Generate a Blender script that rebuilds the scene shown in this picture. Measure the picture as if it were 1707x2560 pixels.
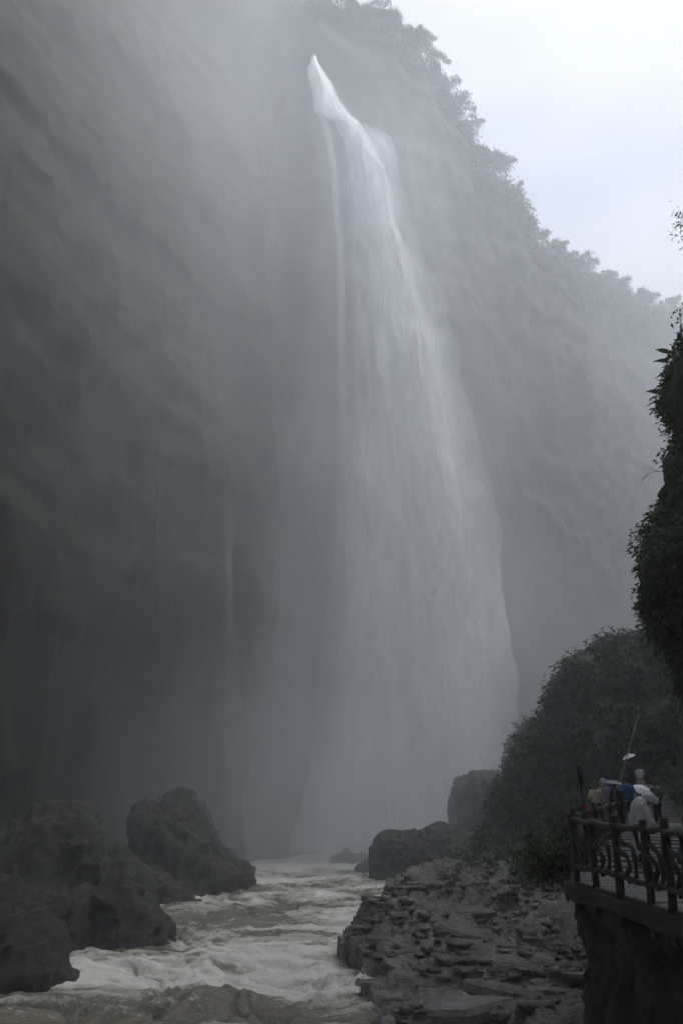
import bpy, bmesh, math, random
import numpy as np
from mathutils import Vector, Matrix

# ------------------------------------------------------------------ scene, camera, sky, sun
for o in list(bpy.data.objects):
    bpy.data.objects.remove(o)
SC = bpy.context.scene
C = SC.collection
random.seed(7)
EYE = 1.6
PITCH = math.radians(19.3)
FPX, PW, PH = 1927.0, 1707.0, 2560.0
cam = bpy.data.cameras.new('camera')
cam.sensor_fit = 'VERTICAL'
cam.sensor_height = 36.0
cam.lens = 36.0 * FPX / PH
cam.clip_start = 0.1
cam.clip_end = 3000
camo = bpy.data.objects.new('camera', cam)
C.objects.link(camo)
camo.location = (0, 0, EYE)
camo.rotation_euler = (math.pi / 2 + PITCH, 0, 0)
SC.camera = camo

SUN_EL, SUN_AZ = math.radians(57), math.radians(94)      # azimuth to the right of the view direction (+Y)
world = bpy.data.worlds.new('World')
SC.world = world
world.use_nodes = True
wn, wl = world.node_tree.nodes, world.node_tree.links
wn.clear()
w_out = wn.new('ShaderNodeOutputWorld')
w_bg = wn.new('ShaderNodeBackground')
w_bg.inputs['Strength'].default_value = 0.1
sky = wn.new('ShaderNodeTexSky')
sky.sky_type = 'NISHITA'
sky.sun_disc = False
sky.sun_elevation = SUN_EL
sky.sun_rotation = SUN_AZ
sky.dust_density = 3.0
w_tc = wn.new('ShaderNodeTexCoord')
w_map = wn.new('ShaderNodeMapping')
w_map.inputs['Scale'].default_value = (2.2, 2.2, 6.0)
w_map.inputs['Location'].default_value = (0.4, 0.1, 0.3)
w_no = wn.new('ShaderNodeTexNoise')
w_no.inputs['Scale'].default_value = 1.3
w_no.inputs['Detail'].default_value = 5
w_no.inputs['Roughness'].default_value = 0.5
w_rm = wn.new('ShaderNodeValToRGB')                       # an even overcast with a few thinner, bluer gaps
w_rm.color_ramp.elements[0].position = 0.34
w_rm.color_ramp.elements[0].color = (0.70, 0.77, 0.95, 1)
w_rm.color_ramp.elements[1].position = 0.60
w_rm.color_ramp.elements[1].color = (0.88, 0.90, 0.985, 1)
w_sc = wn.new('ShaderNodeVectorMath')
w_sc.operation = 'SCALE'
w_sc.inputs['Scale'].default_value = 8.6
w_mx = wn.new('ShaderNodeMix')
w_mx.data_type = 'RGBA'
w_mx.inputs['Factor'].default_value = 0.93
wl.new(w_tc.outputs['Generated'], w_map.inputs['Vector'])
wl.new(w_map.outputs['Vector'], w_no.inputs['Vector'])
wl.new(w_no.outputs['Fac'], w_rm.inputs['Fac'])
wl.new(w_rm.outputs['Color'], w_sc.inputs[0])
wl.new(sky.outputs['Color'], w_mx.inputs[6])
wl.new(w_sc.outputs['Vector'], w_mx.inputs[7])
wl.new(w_mx.outputs[2], w_bg.inputs['Color'])
wl.new(w_bg.outputs['Background'], w_out.inputs['Surface'])

sl = bpy.data.lights.new('sun', 'SUN')
sl.energy = 2.7
sl.angle = math.radians(40)
sl.color = (1.0, 0.985, 0.96)
suno = bpy.data.objects.new('sun', sl)
C.objects.link(suno)
_d = Vector((math.sin(SUN_AZ) * math.cos(SUN_EL), math.cos(SUN_AZ) * math.cos(SUN_EL), math.sin(SUN_EL)))
suno.rotation_euler = _d.to_track_quat('Z', 'Y').to_euler()
suno.location = (0, 0, 200)

SC.view_settings.view_transform = 'Standard'
SC.view_settings.look = 'None'
SC.view_settings.gamma = 1.0
SC.view_settings.exposure = 0.58
SC.view_settings.use_curve_mapping = False
SC.render.engine = 'CYCLES'
cy = SC.cycles
cy.use_denoising = True
cy.max_bounces = 10
cy.diffuse_bounces = 3
cy.glossy_bounces = 2
cy.transmission_bounces = 4
cy.transparent_max_bounces = 16
cy.volume_bounces = 3
cy.use_adaptive_sampling = True
cy.adaptive_threshold = 0.04
cy.volume_step_rate = 6.0
cy.volume_max_steps = 24
cy.caustics_reflective = False
cy.caustics_refractive = False
cy.sample_clamp_indirect = 4.0

# ------------------------------------------------------------------ pixels to directions
CT, ST = math.cos(PITCH), math.sin(PITCH)

def ray(u, v):
    a, b = (u - PW / 2) / FPX, (PH / 2 - v) / FPX
    return Vector((a, CT - b * ST, ST + b * CT))

def at(u, v, Y):
    d = ray(u, v)
    return Vector((0, 0, EYE)) + d * (Y / d.y)

def ground(u, v, z):
    d = ray(u, v)
    return Vector((0, 0, EYE)) + d * ((z - EYE) / d.z)

# ------------------------------------------------------------------ noise
def _hash(ix, iy, iz, seed):
    h = (ix.astype(np.int64) * 374761393 + iy.astype(np.int64) * 668265263 + iz.astype(np.int64) * 2147483647 + seed * 974711) & 0xffffffff
    h = ((h ^ (h >> 13)) * 1274126177) & 0xffffffff
    h = ((h ^ (h >> 16)) * 2246822519) & 0xffffffff
    return ((h ^ (h >> 15)) & 0xffffff) / float(0xffffff)

def vnoise(p, seed=0):
    i = np.floor(p)
    f = p - i
    f = f * f * f * (f * (f * 6 - 15) + 10)
    x, y, z = i[:, 0], i[:, 1], i[:, 2]
    fx, fy, fz = f[:, 0], f[:, 1], f[:, 2]
    def c(a, b, d):
        return _hash(x + a, y + b, z + d, seed)
    x00 = c(0, 0, 0) * (1 - fx) + c(1, 0, 0) * fx
    x10 = c(0, 1, 0) * (1 - fx) + c(1, 1, 0) * fx
    x01 = c(0, 0, 1) * (1 - fx) + c(1, 0, 1) * fx
    x11 = c(0, 1, 1) * (1 - fx) + c(1, 1, 1) * fx
    return ((x00 * (1 - fy) + x10 * fy) * (1 - fz) + (x01 * (1 - fy) + x11 * fy) * fz) * 2 - 1

def fbm(p, octv=4, seed=0, gain=0.5):
    r, a = np.zeros(len(p)), 1.0
    for k in range(octv):
        r += a * vnoise(p * (2.03 ** k) + 17.3 * k, seed + k)
        a *= gain
    return r

def ridged(p, octv=4, seed=0):
    r, a = np.zeros(len(p)), 1.0
    for k in range(octv):
        r += a * (1 - 2 * np.abs(vnoise(p * (2.03 ** k) + 9.1 * k, seed + k)))
        a *= 0.5
    return r

# ------------------------------------------------------------------ mesh helpers
def tag(o, label=None, cat=None, group=None, kind=None):
    if label: o['label'] = label
    if cat: o['category'] = cat
    if group: o['group'] = group
    if kind: o['kind'] = kind
    return o

def link(name, me, mat=None, parent=None, smooth=True):
    if mat is not None and not me.materials:
        me.materials.append(mat)
    o = bpy.data.objects.new(name, me)
    C.objects.link(o)
    if parent is not None:
        o.parent = parent
    if smooth:
        me.shade_smooth()
    return o

def quads_mesh(name, V, F):
    """fast mesh from numpy arrays; F has 3 or 4 columns"""
    me = bpy.data.meshes.new(name)
    V = np.asarray(V, dtype=np.float32)
    F = np.asarray(F, dtype=np.int32)
    me.vertices.add(len(V))
    me.vertices.foreach_set('co', V.ravel())
    k = F.shape[1]
    me.loops.add(F.size)
    me.loops.foreach_set('vertex_index', F.ravel())
    me.polygons.add(len(F))
    me.polygons.foreach_set('loop_start', np.arange(0, F.size, k, dtype=np.int32))
    me.polygons.foreach_set('loop_total', np.full(len(F), k, dtype=np.int32))
    me.update(calc_edges=True)
    return me

def grid_faces(nu, nv, wrap=False):
    """vertex index = j*nu + i"""
    i = np.arange(nu if wrap else nu - 1)
    j = np.arange(nv - 1)
    I, J = np.meshgrid(i, j)
    I, J = I.ravel(), J.ravel()
    I2 = (I + 1) % nu
    return np.stack([J * nu + I, J * nu + I2, (J + 1) * nu + I2, (J + 1) * nu + I], axis=1)

def normals_of(me):
    n = np.empty(len(me.vertices) * 3, dtype=np.float32)
    me.vertices.foreach_get('normal', n)
    return n.reshape(-1, 3)

def coords_of(me):
    n = np.empty(len(me.vertices) * 3, dtype=np.float32)
    me.vertices.foreach_get('co', n)
    return n.reshape(-1, 3)

def empty(name, loc=(0, 0, 0), rz=0.0):
    o = bpy.data.objects.new(name, None)
    o.empty_display_size = 0.3
    o.location = loc
    o.rotation_euler = (0, 0, rz)
    C.objects.link(o)
    return o

# ------------------------------------------------------------------ materials
def new_mat(name):
    m = bpy.data.materials.new(name)
    m.use_nodes = True
    n, l = m.node_tree.nodes, m.node_tree.links
    return m, n, l, n['Principled BSDF']

def ramp(n, stops):
    r = n.new('ShaderNodeValToRGB')
    e = r.color_ramp.elements
    while len(e) < len(stops):
        e.new(0.5)
    for k, (p, c) in enumerate(stops):
        e[k].position = p
        e[k].color = (c[0], c[1], c[2], 1)
    return r

def noise(n, l, scale, detail=5, rough=0.55, vec=None, mscale=None):
    t = n.new('ShaderNodeTexNoise')
    t.inputs['Scale'].default_value = scale
    t.inputs['Detail'].default_value = detail
    t.inputs['Roughness'].default_value = rough
    if vec is not None:
        if mscale is not None:
            mp = n.new('ShaderNodeMapping')
            mp.inputs['Scale'].default_value = mscale
            l.new(vec, mp.inputs['Vector'])
            vec = mp.outputs['Vector']
        l.new(vec, t.inputs['Vector'])
    return t

def plain(name, col, rough=0.6, var=0.15, scale=6.0, metal=0.0, spec=0.5):
    m, n, l, b = new_mat(name)
    tc = n.new('ShaderNodeTexCoord')
    t = noise(n, l, scale, 4, 0.6, tc.outputs['Object'])
    lo = [c * (1 - var) for c in col]
    hi = [min(1, c * (1 + var)) for c in col]
    r = ramp(n, [(0.3, lo), (0.7, hi)])
    l.new(t.outputs['Fac'], r.inputs['Fac'])
    l.new(r.outputs['Color'], b.inputs['Base Color'])
    b.inputs['Roughness'].default_value = rough
    b.inputs['Metallic'].default_value = metal
    b.inputs['Specular IOR Level'].default_value = spec
    return m

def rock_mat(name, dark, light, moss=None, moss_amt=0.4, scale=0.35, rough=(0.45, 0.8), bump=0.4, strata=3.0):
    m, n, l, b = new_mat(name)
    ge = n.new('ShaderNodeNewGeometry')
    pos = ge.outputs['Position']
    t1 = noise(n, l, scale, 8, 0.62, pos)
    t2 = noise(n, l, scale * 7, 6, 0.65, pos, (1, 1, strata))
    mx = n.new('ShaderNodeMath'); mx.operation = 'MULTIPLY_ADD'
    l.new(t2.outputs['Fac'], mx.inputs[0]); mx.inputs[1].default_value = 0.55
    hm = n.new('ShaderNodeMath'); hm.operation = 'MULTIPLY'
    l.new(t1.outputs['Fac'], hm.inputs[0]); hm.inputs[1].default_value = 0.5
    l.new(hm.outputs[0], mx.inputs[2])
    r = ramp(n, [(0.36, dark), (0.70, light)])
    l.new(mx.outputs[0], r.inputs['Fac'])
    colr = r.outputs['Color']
    if moss is not None:
        t3 = noise(n, l, scale * 0.8, 6, 0.6, pos)
        rm = ramp(n, [(0.5 - moss_amt * 0.35, (0, 0, 0)), (0.62 - moss_amt * 0.25, (1, 1, 1))])
        l.new(t3.outputs['Fac'], rm.inputs['Fac'])
        sep = n.new('ShaderNodeSeparateXYZ'); l.new(ge.outputs['Normal'], sep.inputs[0])
        up = n.new('ShaderNodeMapRange'); up.inputs['From Min'].default_value = -0.35; up.inputs['From Max'].default_value = 0.5
        l.new(sep.outputs['Z'], up.inputs['Value'])
        mm = n.new('ShaderNodeMath'); mm.operation = 'MULTIPLY'
        l.new(rm.outputs['Color'], mm.inputs[0]); l.new(up.outputs['Result'], mm.inputs[1])
        mix = n.new('ShaderNodeMix'); mix.data_type = 'RGBA'
        l.new(mm.outputs[0], mix.inputs['Factor']); l.new(colr, mix.inputs[6]); mix.inputs[7].default_value = (*moss, 1)
        colr = mix.outputs[2]
    l.new(colr, b.inputs['Base Color'])
    rr = n.new('ShaderNodeMapRange'); rr.inputs['To Min'].default_value = rough[0]; rr.inputs['To Max'].default_value = rough[1]
    l.new(t2.outputs['Fac'], rr.inputs['Value']); l.new(rr.outputs['Result'], b.inputs['Roughness'])
    bp = n.new('ShaderNodeBump'); bp.inputs['Strength'].default_value = bump; bp.inputs['Distance'].default_value = 0.3
    t4 = noise(n, l, scale * 14, 8, 0.7, pos, (1, 1, strata))
    l.new(t4.outputs['Fac'], bp.inputs['Height']); l.new(bp.outputs['Normal'], b.inputs['Normal'])
    return m

def leaf_mat(name, lo, hi, rough=0.45, trans=0.35):
    m, n, l, b = new_mat(name)
    ge = n.new('ShaderNodeNewGeometry')
    r = ramp(n, [(0.0, lo), (1.0, hi)])
    l.new(ge.outputs['Random Per Island'], r.inputs['Fac'])
    l.new(r.outputs['Color'], b.inputs['Base Color'])
    b.inputs['Roughness'].default_value = rough
    tr = n.new('ShaderNodeBsdfTranslucent')
    l.new(r.outputs['Color'], tr.inputs['Color'])
    ms = n.new('ShaderNodeMixShader'); ms.inputs[0].default_value = trans
    l.new(b.outputs[0], ms.inputs[1]); l.new(tr.outputs[0], ms.inputs[2])
    l.new(ms.outputs[0], n['Material Output'].inputs['Surface'])
    return m

WATER_Z = -6.4
M = {}
def set_spec(m, s):
    m.node_tree.nodes['Principled BSDF'].inputs['Specular IOR Level'].default_value = s
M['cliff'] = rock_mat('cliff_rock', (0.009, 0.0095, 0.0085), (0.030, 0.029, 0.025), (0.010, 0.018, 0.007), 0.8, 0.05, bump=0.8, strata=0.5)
M['boulder'] = rock_mat('wet_boulder', (0.006, 0.0054, 0.0043), (0.044, 0.038, 0.030), (0.02, 0.024, 0.012), 0.25, 0.35, (0.25, 0.65), 0.9)
M['shelf'] = rock_mat('shelf_stone', (0.006, 0.0057, 0.0048), (0.20, 0.188, 0.165), None, 0, 0.5, (0.06, 0.30), 0.6, 4.0)
set_spec(M['cliff'], 0.12)
set_spec(M['shelf'], 0.85)
M['soil'] = rock_mat('soil', (0.02, 0.02, 0.017), (0.07, 0.065, 0.05), (0.03, 0.045, 0.02), 0.7, 0.3)

# ------------------------------------------------------------------ the gorge walls
def resample(pts, n):
    P = np.array(pts, dtype=float)
    d = np.r_[0, np.cumsum(np.linalg.norm(np.diff(P[:, :2], axis=0), axis=1))]
    s = np.linspace(0, d[-1], n)
    return np.stack([np.interp(s, d, P[:, k]) for k in range(P.shape[1])], axis=1), s

def wall(name, plan, nu, nv, seed, lean=None, base=-10.0, amp=1.0, back=55.0, mat='cliff', smooth_plan=9):
    """plan: (x, y, rim height) in order, the gorge on the right hand of the walk"""
    P, s = resample(plan, nu)
    k = smooth_plan
    ker = np.ones(k) / k
    for c in range(2):
        P[:, c] = np.convolve(np.pad(P[:, c], k // 2, mode='edge'), ker, mode='valid')
    T = np.gradient(P[:, :2], axis=0)
    T /= np.linalg.norm(T, axis=1)[:, None] + 1e-9
    N = np.stack([T[:, 1], -T[:, 0]], axis=1)
    for c in range(2):
        N[:, c] = np.convolve(np.pad(N[:, c], 12, mode='edge'), np.ones(25) / 25, mode='valid')
    N /= np.linalg.norm(N, axis=1)[:, None] + 1e-9
    t = np.linspace(0, 1, nv)
    S, Tt = np.meshgrid(np.arange(nu), t)
    S, Tt = S.ravel(), Tt.ravel()
    rim = P[S, 2]
    z = base + (rim - base) * Tt
    off = lean(Tt, z, P[S, 0], P[S, 1]) if lean is not None else 0 * Tt
    X, Y = P[S, 0], P[S, 1]
    q = np.stack([X, Y, z], axis=1)
    d = (5.0 * fbm(q * np.array([1 / 17, 1 / 17, 1 / 60]), 3, seed) + 2.6 * ridged(q * np.array([1 / 9, 1 / 9, 1 / 26]), 4, seed + 5)
         + 1.5 * fbm(q * np.array([1 / 5, 1 / 5, 1 / 7]), 5, seed + 11) + 0.4 * ridged(q * np.array([1 / 2.2, 1 / 2.2, 1 / 3.5]), 4, seed + 15))
    led = fbm(q * np.array([1 / 30, 1 / 30, 1 / 9.0]), 3, seed + 21)
    d += 1.6 * np.tanh(led * 3)
    fade = np.clip((1 - Tt) * 14, 0.25, 1)
    off = off + amp * d * fade
    V = np.stack([X + N[S, 0] * off, Y + N[S, 1] * off, z], axis=1)
    rows = [V.reshape(nv, nu, 3)]
    nb = 14                                                   # the plateau behind the rim
    last = rows[0][-1]
    for j in range(1, nb + 1):
        f = (j / nb) ** 1.6 * back
        r = last.copy()
        r[:, 0] -= N[:, 0] * f
        r[:, 1] -= N[:, 1] * f
        r[:, 2] += 0.06 * f + 1.6 * fbm(np.stack([r[:, 0], r[:, 1], 0 * r[:, 0]], axis=1) / 9, 3, seed + 31)
        rows.append(r[None])
    V = np.concatenate(rows, axis=0).reshape(-1, 3)
    me = quads_mesh(name, V, grid_faces(nu, nv + nb))
    o = link(name, me, M[mat])
    tag(o, kind='structure')
    o['rim'] = (nu, nv)
    return o

lip = at(785, 150, 99.0)
def rimz(u, v, Y):
    return at(u, v, Y).z

left_plan = [(-34, -190, 118), (-30, -110, 120), (-26, -40, 122), (-27, 0, 122), (-28.5, 30, 122), (-27, 48, 122), (-23.5, 64, 121), (-17.5, 79, 121),
             (-11.5, 91, 123), (-8.5, 97, rimz(722, 45, 98)), (-4.6, 99, rimz(752, 95, 99)), (lip.x, 101, lip.z - 1), (lip.x - 1, 106, lip.z - 1), (-9, 116, lip.z + 2), (-22, 130, lip.z + 4)]
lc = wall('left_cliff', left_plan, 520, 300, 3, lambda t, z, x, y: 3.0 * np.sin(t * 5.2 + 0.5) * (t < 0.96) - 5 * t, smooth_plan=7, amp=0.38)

sk = [(640, -60), (760, -10), (800, -30), (880, 40), (965, 62), (1040, 105), (1062, 150), (1085, 205), (1128, 255), (1155, 330), (1195, 410), (1260, 440), (1300, 520), (1325, 600),
      (1400, 660), (1450, 680), (1530, 705), (1580, 745), (1640, 770), (1720, 785), (1800, 800), (1900, 800)]
def far_Y(u):
    return float(np.interp(u, [640, 800, 1000, 1200, 1400, 1600, 1720, 1900], [114, 112, 116, 124, 142, 172, 195, 225]))
far_plan = [(-60, 130, 120)]
for (u, v) in sk:
    p = at(u, v, far_Y(u))
    far_plan.append((p.x, p.y, p.z - 2.0))
far_plan += [(150, 235, 118)]
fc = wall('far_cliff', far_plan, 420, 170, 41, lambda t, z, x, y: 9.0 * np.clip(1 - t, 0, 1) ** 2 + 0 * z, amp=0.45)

right_plan = [(150, 240, 100), (175, 200, 96), (160, 140, 90), (120, 100, 96), (90, 72, 112), (66, 54, 118), (50, 42, 118), (40, 32, 116), (34, 22, 112), (31, 12, 108), (30, 0, 100), (34, -60, 90), (38, -120, 80), (42, -190, 76)]  # wall out of view, rim heights shaped to keep sun off the foreground
rc = wall('unseen_right_cliff', right_plan, 300, 120, 77, lambda t, z, x, y: -3.0 * t, amp=0.7)

end_plan = [(60, -185, 118), (20, -196, 118), (-20, -196, 118), (-60, -185, 118)]
ec = wall('end_cliff', end_plan, 60, 50, 91, amp=0.8)

# ------------------------------------------------------------------ gorge floor
def sheet(name, x0, x1, y0, y1, nx, ny, zf, mat):
    xs, ys = np.linspace(x0, x1, nx), np.linspace(y0, y1, ny)
    X, Y = np.meshgrid(xs, ys)
    X, Y = X.ravel(), Y.ravel()
    V = np.stack([X, Y, zf(X, Y)], axis=1)
    return link(name, quads_mesh(name, V, grid_faces(nx, ny)), mat)

tag(sheet('ground', -240, 240, -240, 260, 160, 160,
          lambda X, Y: -9.2 + 0.5 * fbm(np.stack([X, Y, 0 * X], axis=1) / 6, 3, 5), M['soil']), kind='structure')
# ------------------------------------------------------------------ the river
def make_river():
    nx, ny = 420, 620
    ys = np.geomspace(24, 112, ny - 20)
    ys = np.r_[np.linspace(-120, 23, 20), ys]
    xs = np.linspace(-32, 26, nx)
    X, Y = np.meshgrid(xs, ys)
    X, Y = X.ravel(), Y.ravel()
    p = np.stack([X, Y, 0 * X], axis=1)
    warp = np.stack([fbm(p / 7, 3, 301), fbm(p / 7, 3, 302), 0 * X], axis=1)
    q = p + 2.6 * warp
    amp = np.interp(Y, [20, 40, 70, 100], [1.0, 0.8, 0.55, 0.5])
    big = fbm(q * np.array([1 / 6.5, 1 / 4.2, 1]), 3, 310)
    mid = ridged(q * np.array([1 / 2.6, 1 / 1.7, 1]) , 4, 320)
    fine = fbm(q * np.array([1 / 0.7, 1 / 0.5, 1]), 4, 330)
    h = amp * (0.26 * big + 0.17 * mid + 0.20 * fine)
    def bump(px, py, rx, ry, a, rot=0.0):
        c = ground(px, py, WATER_Z)
        dx, dy = X - c.x, Y - c.y
        u = (dx * math.cos(rot) + dy * math.sin(rot)) / rx
        v = (-dx * math.sin(rot) + dy * math.cos(rot)) / ry
        return a * np.exp(-(u * u + v * v))
    hump = bump(580, 2505, 1.2, 0.8, 0.30, 0.3) * (1 + 0.25 * fine) + bump(500, 2505, 1.6, 0.7, 0.15, 0.25)
    roll = bump(250, 2440, 6.0, 1.1, 0.55, 0.05) + bump(720, 2405, 3.2, 2.0, 0.45, 0.2) + bump(880, 2470, 2.0, 0.8, 0.3)
    trough = bump(700, 2545, 4.5, 1.0, 0.35) + bump(250, 2545, 5.0, 1.1, 0.4)
    h = h + hump + roll - trough
    # where the water is beaten white
    f = 0.42 + 0.50 * fbm(q * np.array([1 / 5.5, 1 / 3.0, 1]), 4, 340) + 0.22 * fbm(q * np.array([1 / 1.2, 1 / 0.7, 1]), 4, 350) + 0.20 * mid
    f += bump(230, 2450, 7, 1.3, 0.75, 0.05) + bump(720, 2400, 4.2, 3.0, 0.75, 0.2) + bump(860, 2480, 2.6, 1.2, 0.5) + bump(560, 2460, 3.0, 0.5, 0.6, 0.2)
    f -= bump(575, 2515, 0.9, 0.5, 0.5) + bump(400, 2550, 6, 0.9, 0.5) + bump(480, 2290, 7, 6, 0.30) + bump(600, 2310, 6, 4, 0.25)
    f += np.clip((Y - 66) / 30, 0, 0.6)
    f = np.clip(f, 0, 1)
    ch = 0.25 * np.stack([fbm(q / 1.4, 3, 360), fbm(q / 1.4, 3, 361)], axis=1)
    V = np.stack([X + ch[:, 0], Y + ch[:, 1], WATER_Z + h], axis=1)
    me = quads_mesh('river', V, grid_faces(nx, ny))
    a = me.attributes.new('foam', 'FLOAT', 'POINT')
    a.data.foreach_set('value', f.astype(np.float32))
    m, n, l, b = new_mat('muddy_water')
    at_ = n.new('ShaderNodeAttribute'); at_.attribute_name = 'foam'
    ge = n.new('ShaderNodeNewGeometry')
    pos = ge.outputs['Position']
    t1 = noise(n, l, 1.6, 8, 0.68, pos, (0.8, 1.5, 1.0))
    t1.inputs['Distortion'].default_value = 0.8
    ad = n.new('ShaderNodeMath'); ad.operation = 'MULTIPLY_ADD'
    l.new(t1.outputs['Fac'], ad.inputs[0]); ad.inputs[1].default_value = 1.3
    l.new(at_.outputs['Fac'], ad.inputs[2])
    r = ramp(n, [(0.34, (0, 0, 0)), (0.60, (0.38, 0.38, 0.38)), (0.95, (1, 1, 1))])
    sb = n.new('ShaderNodeMath'); sb.operation = 'SUBTRACT'; sb.inputs[1].default_value = 0.65
    l.new(ad.outputs[0], sb.inputs[0]); l.new(sb.outputs[0], r.inputs['Fac'])
    t5 = noise(n, l, 4.5, 7, 0.7, pos, (1.0, 1.8, 1.0))
    fl = n.new('ShaderNodeMapRange'); fl.inputs['From Min'].default_value = 0.54; fl.inputs['From Max'].default_value = 0.70; fl.inputs['To Max'].default_value = 0.38
    l.new(t5.outputs['Fac'], fl.inputs['Value'])
    sb2 = n.new('ShaderNodeMath'); sb2.operation = 'ADD'
    l.new(sb.outputs[0], sb2.inputs[0]); l.new(fl.outputs['Result'], sb2.inputs[1]); l.new(sb2.outputs[0], r.inputs['Fac'])
    t2 = noise(n, l, 0.4, 5, 0.6, pos)
    mud = ramp(n, [(0.3, (0.11, 0.099, 0.070)), (0.7, (0.18, 0.165, 0.122))])
    l.new(t2.outputs['Fac'], mud.inputs['Fac'])
    mix = n.new('ShaderNodeMix'); mix.data_type = 'RGBA'
    l.new(r.outputs['Color'], mix.inputs['Factor'])
    l.new(mud.outputs['Color'], mix.inputs[6]); mix.inputs[7].default_value = (0.60, 0.58, 0.535, 1)
    l.new(mix.outputs[2], b.inputs['Base Color'])
    rr = n.new('ShaderNodeMapRange'); rr.inputs['To Min'].default_value = 0.14; rr.inputs['To Max'].default_value = 0.75
    l.new(r.outputs['Color'], rr.inputs['Value']); l.new(rr.outputs['Result'], b.inputs['Roughness'])
    b.inputs['IOR'].default_value = 1.33
    bp = n.new('ShaderNodeBump'); bp.inputs['Strength'].default_value = 0.9; bp.inputs['Distance'].default_value = 0.12
    t3 = noise(n, l, 5.0, 8, 0.65, pos)
    l.new(t3.outputs['Fac'], bp.inputs['Height']); l.new(bp.outputs['Normal'], b.inputs['Normal'])
    return tag(link('river', me, m), kind='structure')
make_river()

# ------------------------------------------------------------------ the waterfall: several falling veils in front of the rock
def veil_mat(name, cover, streak, edge, seedloc, fade=False):
    m, n, l, b = new_mat(name)
    uv = n.new('ShaderNodeUVMap')
    mp = n.new('ShaderNodeMapping'); mp.inputs['Scale'].default_value = (streak, 5.0, 1); mp.inputs['Location'].default_value = (seedloc, seedloc * 0.7, 0)
    l.new(uv.outputs['UV'], mp.inputs['Vector'])
    t = noise(n, l, 1.0, 6, 0.6, mp.outputs['Vector'])
    t.inputs['Distortion'].default_value = 0.6
    mp2 = n.new('ShaderNodeMapping'); mp2.inputs['Scale'].default_value = (streak * 0.35, 9.0, 1); mp2.inputs['Location'].default_value = (seedloc * 2, 3, 0)
    l.new(uv.outputs['UV'], mp2.inputs['Vector'])
    t2 = noise(n, l, 1.0, 4, 0.55, mp2.outputs['Vector'])
    sm = n.new('ShaderNodeMath'); sm.operation = 'MULTIPLY_ADD'
    l.new(t2.outputs['Fac'], sm.inputs[0]); sm.inputs[1].default_value = 0.7
    l.new(t.outputs['Fac'], sm.inputs[2])
    mr = n.new('ShaderNodeMapRange'); mr.interpolation_type = 'SMOOTHSTEP'
    mr.inputs['From Min'].default_value = 0.62; mr.inputs['From Max'].default_value = 1.08
    mr.inputs['To Min'].default_value = cover * 0.7; mr.inputs['To Max'].default_value = cover
    l.new(sm.outputs[0], mr.inputs['Value'])
    sx = n.new('ShaderNodeSeparateXYZ'); l.new(uv.outputs['UV'], sx.inputs[0])
    # ragged, thinning sides (u runs 0..1 across the veil)
    pp = n.new('ShaderNodeMath'); pp.operation = 'PINGPONG'; pp.inputs[1].default_value = 0.5
    l.new(sx.outputs['X'], pp.inputs[0])
    rg = n.new('ShaderNodeMath'); rg.operation = 'MULTIPLY_ADD'
    l.new(t2.outputs['Fac'], rg.inputs[0]); rg.inputs[1].default_value = -edge * 1.2; rg.inputs[2].default_value = edge * 0.6
    ed = n.new('ShaderNodeMath'); ed.operation = 'ADD'
    l.new(pp.outputs[0], ed.inputs[0]); l.new(rg.outputs[0], ed.inputs[1])
    er = n.new('ShaderNodeMapRange'); er.interpolation_type = 'SMOOTHSTEP'
    er.inputs['From Min'].default_value = 0.0; er.inputs['From Max'].default_value = edge
    l.new(ed.outputs[0], er.inputs['Value'])
    # thinning into drops towards the foot (v runs 0 at the lip to 1 at the foot)
    vr = n.new('ShaderNodeMapRange'); vr.interpolation_type = 'SMOOTHSTEP'
    vr.inputs['From Min'].default_value = 0.25; vr.inputs['From Max'].default_value = 1.0
    vr.inputs['To Min'].default_value = 1.0; vr.inputs['To Max'].default_value = 0.42
    l.new(sx.outputs['Y'], vr.inputs['Value'])
    a1 = n.new('ShaderNodeMath'); a1.operation = 'MULTIPLY'; l.new(mr.outputs['Result'], a1.inputs[0]); l.new(er.outputs['Result'], a1.inputs[1])
    a2 = n.new('ShaderNodeMath'); a2.operation = 'MULTIPLY'; l.new(a1.outputs[0], a2.inputs[0]); l.new(vr.outputs['Result'], a2.inputs[1])
    if fade:                                                  # a trickle that starts and ends in mid-wall
        pv = n.new('ShaderNodeMath'); pv.operation = 'PINGPONG'; pv.inputs[1].default_value = 0.5
        l.new(sx.outputs['Y'], pv.inputs[0])
        fr = n.new('ShaderNodeMapRange'); fr.interpolation_type = 'SMOOTHSTEP'; fr.inputs['From Max'].default_value = 0.45
        l.new(pv.outputs[0], fr.inputs['Value'])
        a3 = n.new('ShaderNodeMath'); a3.operation = 'MULTIPLY'; l.new(a2.outputs[0], a3.inputs[0]); l.new(fr.outputs['Result'], a3.inputs[1])
        a2 = a3
    df = n.new('ShaderNodeBsdfDiffuse'); df.inputs['Color'].default_value = (0.96, 0.965, 0.97, 1)
    tl = n.new('ShaderNodeBsdfTranslucent'); tl.inputs['Color'].default_value = (0.96, 0.965, 0.97, 1)
    m1 = n.new('ShaderNodeMixShader'); m1.inputs[0].default_value = 0.3
    l.new(df.outputs[0], m1.inputs[1]); l.new(tl.outputs[0], m1.inputs[2])
    tp = n.new('ShaderNodeBsdfTransparent')
    m2 = n.new('ShaderNodeMixShader')
    l.new(a2.outputs[0], m2.inputs[0]); l.new(tp.outputs[0], m2.inputs[1]); l.new(m1.outputs[0], m2.inputs[2])
    l.new(m2.outputs[0], n['Material Output'].inputs['Surface'])
    n.remove(b)
    return m

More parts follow.
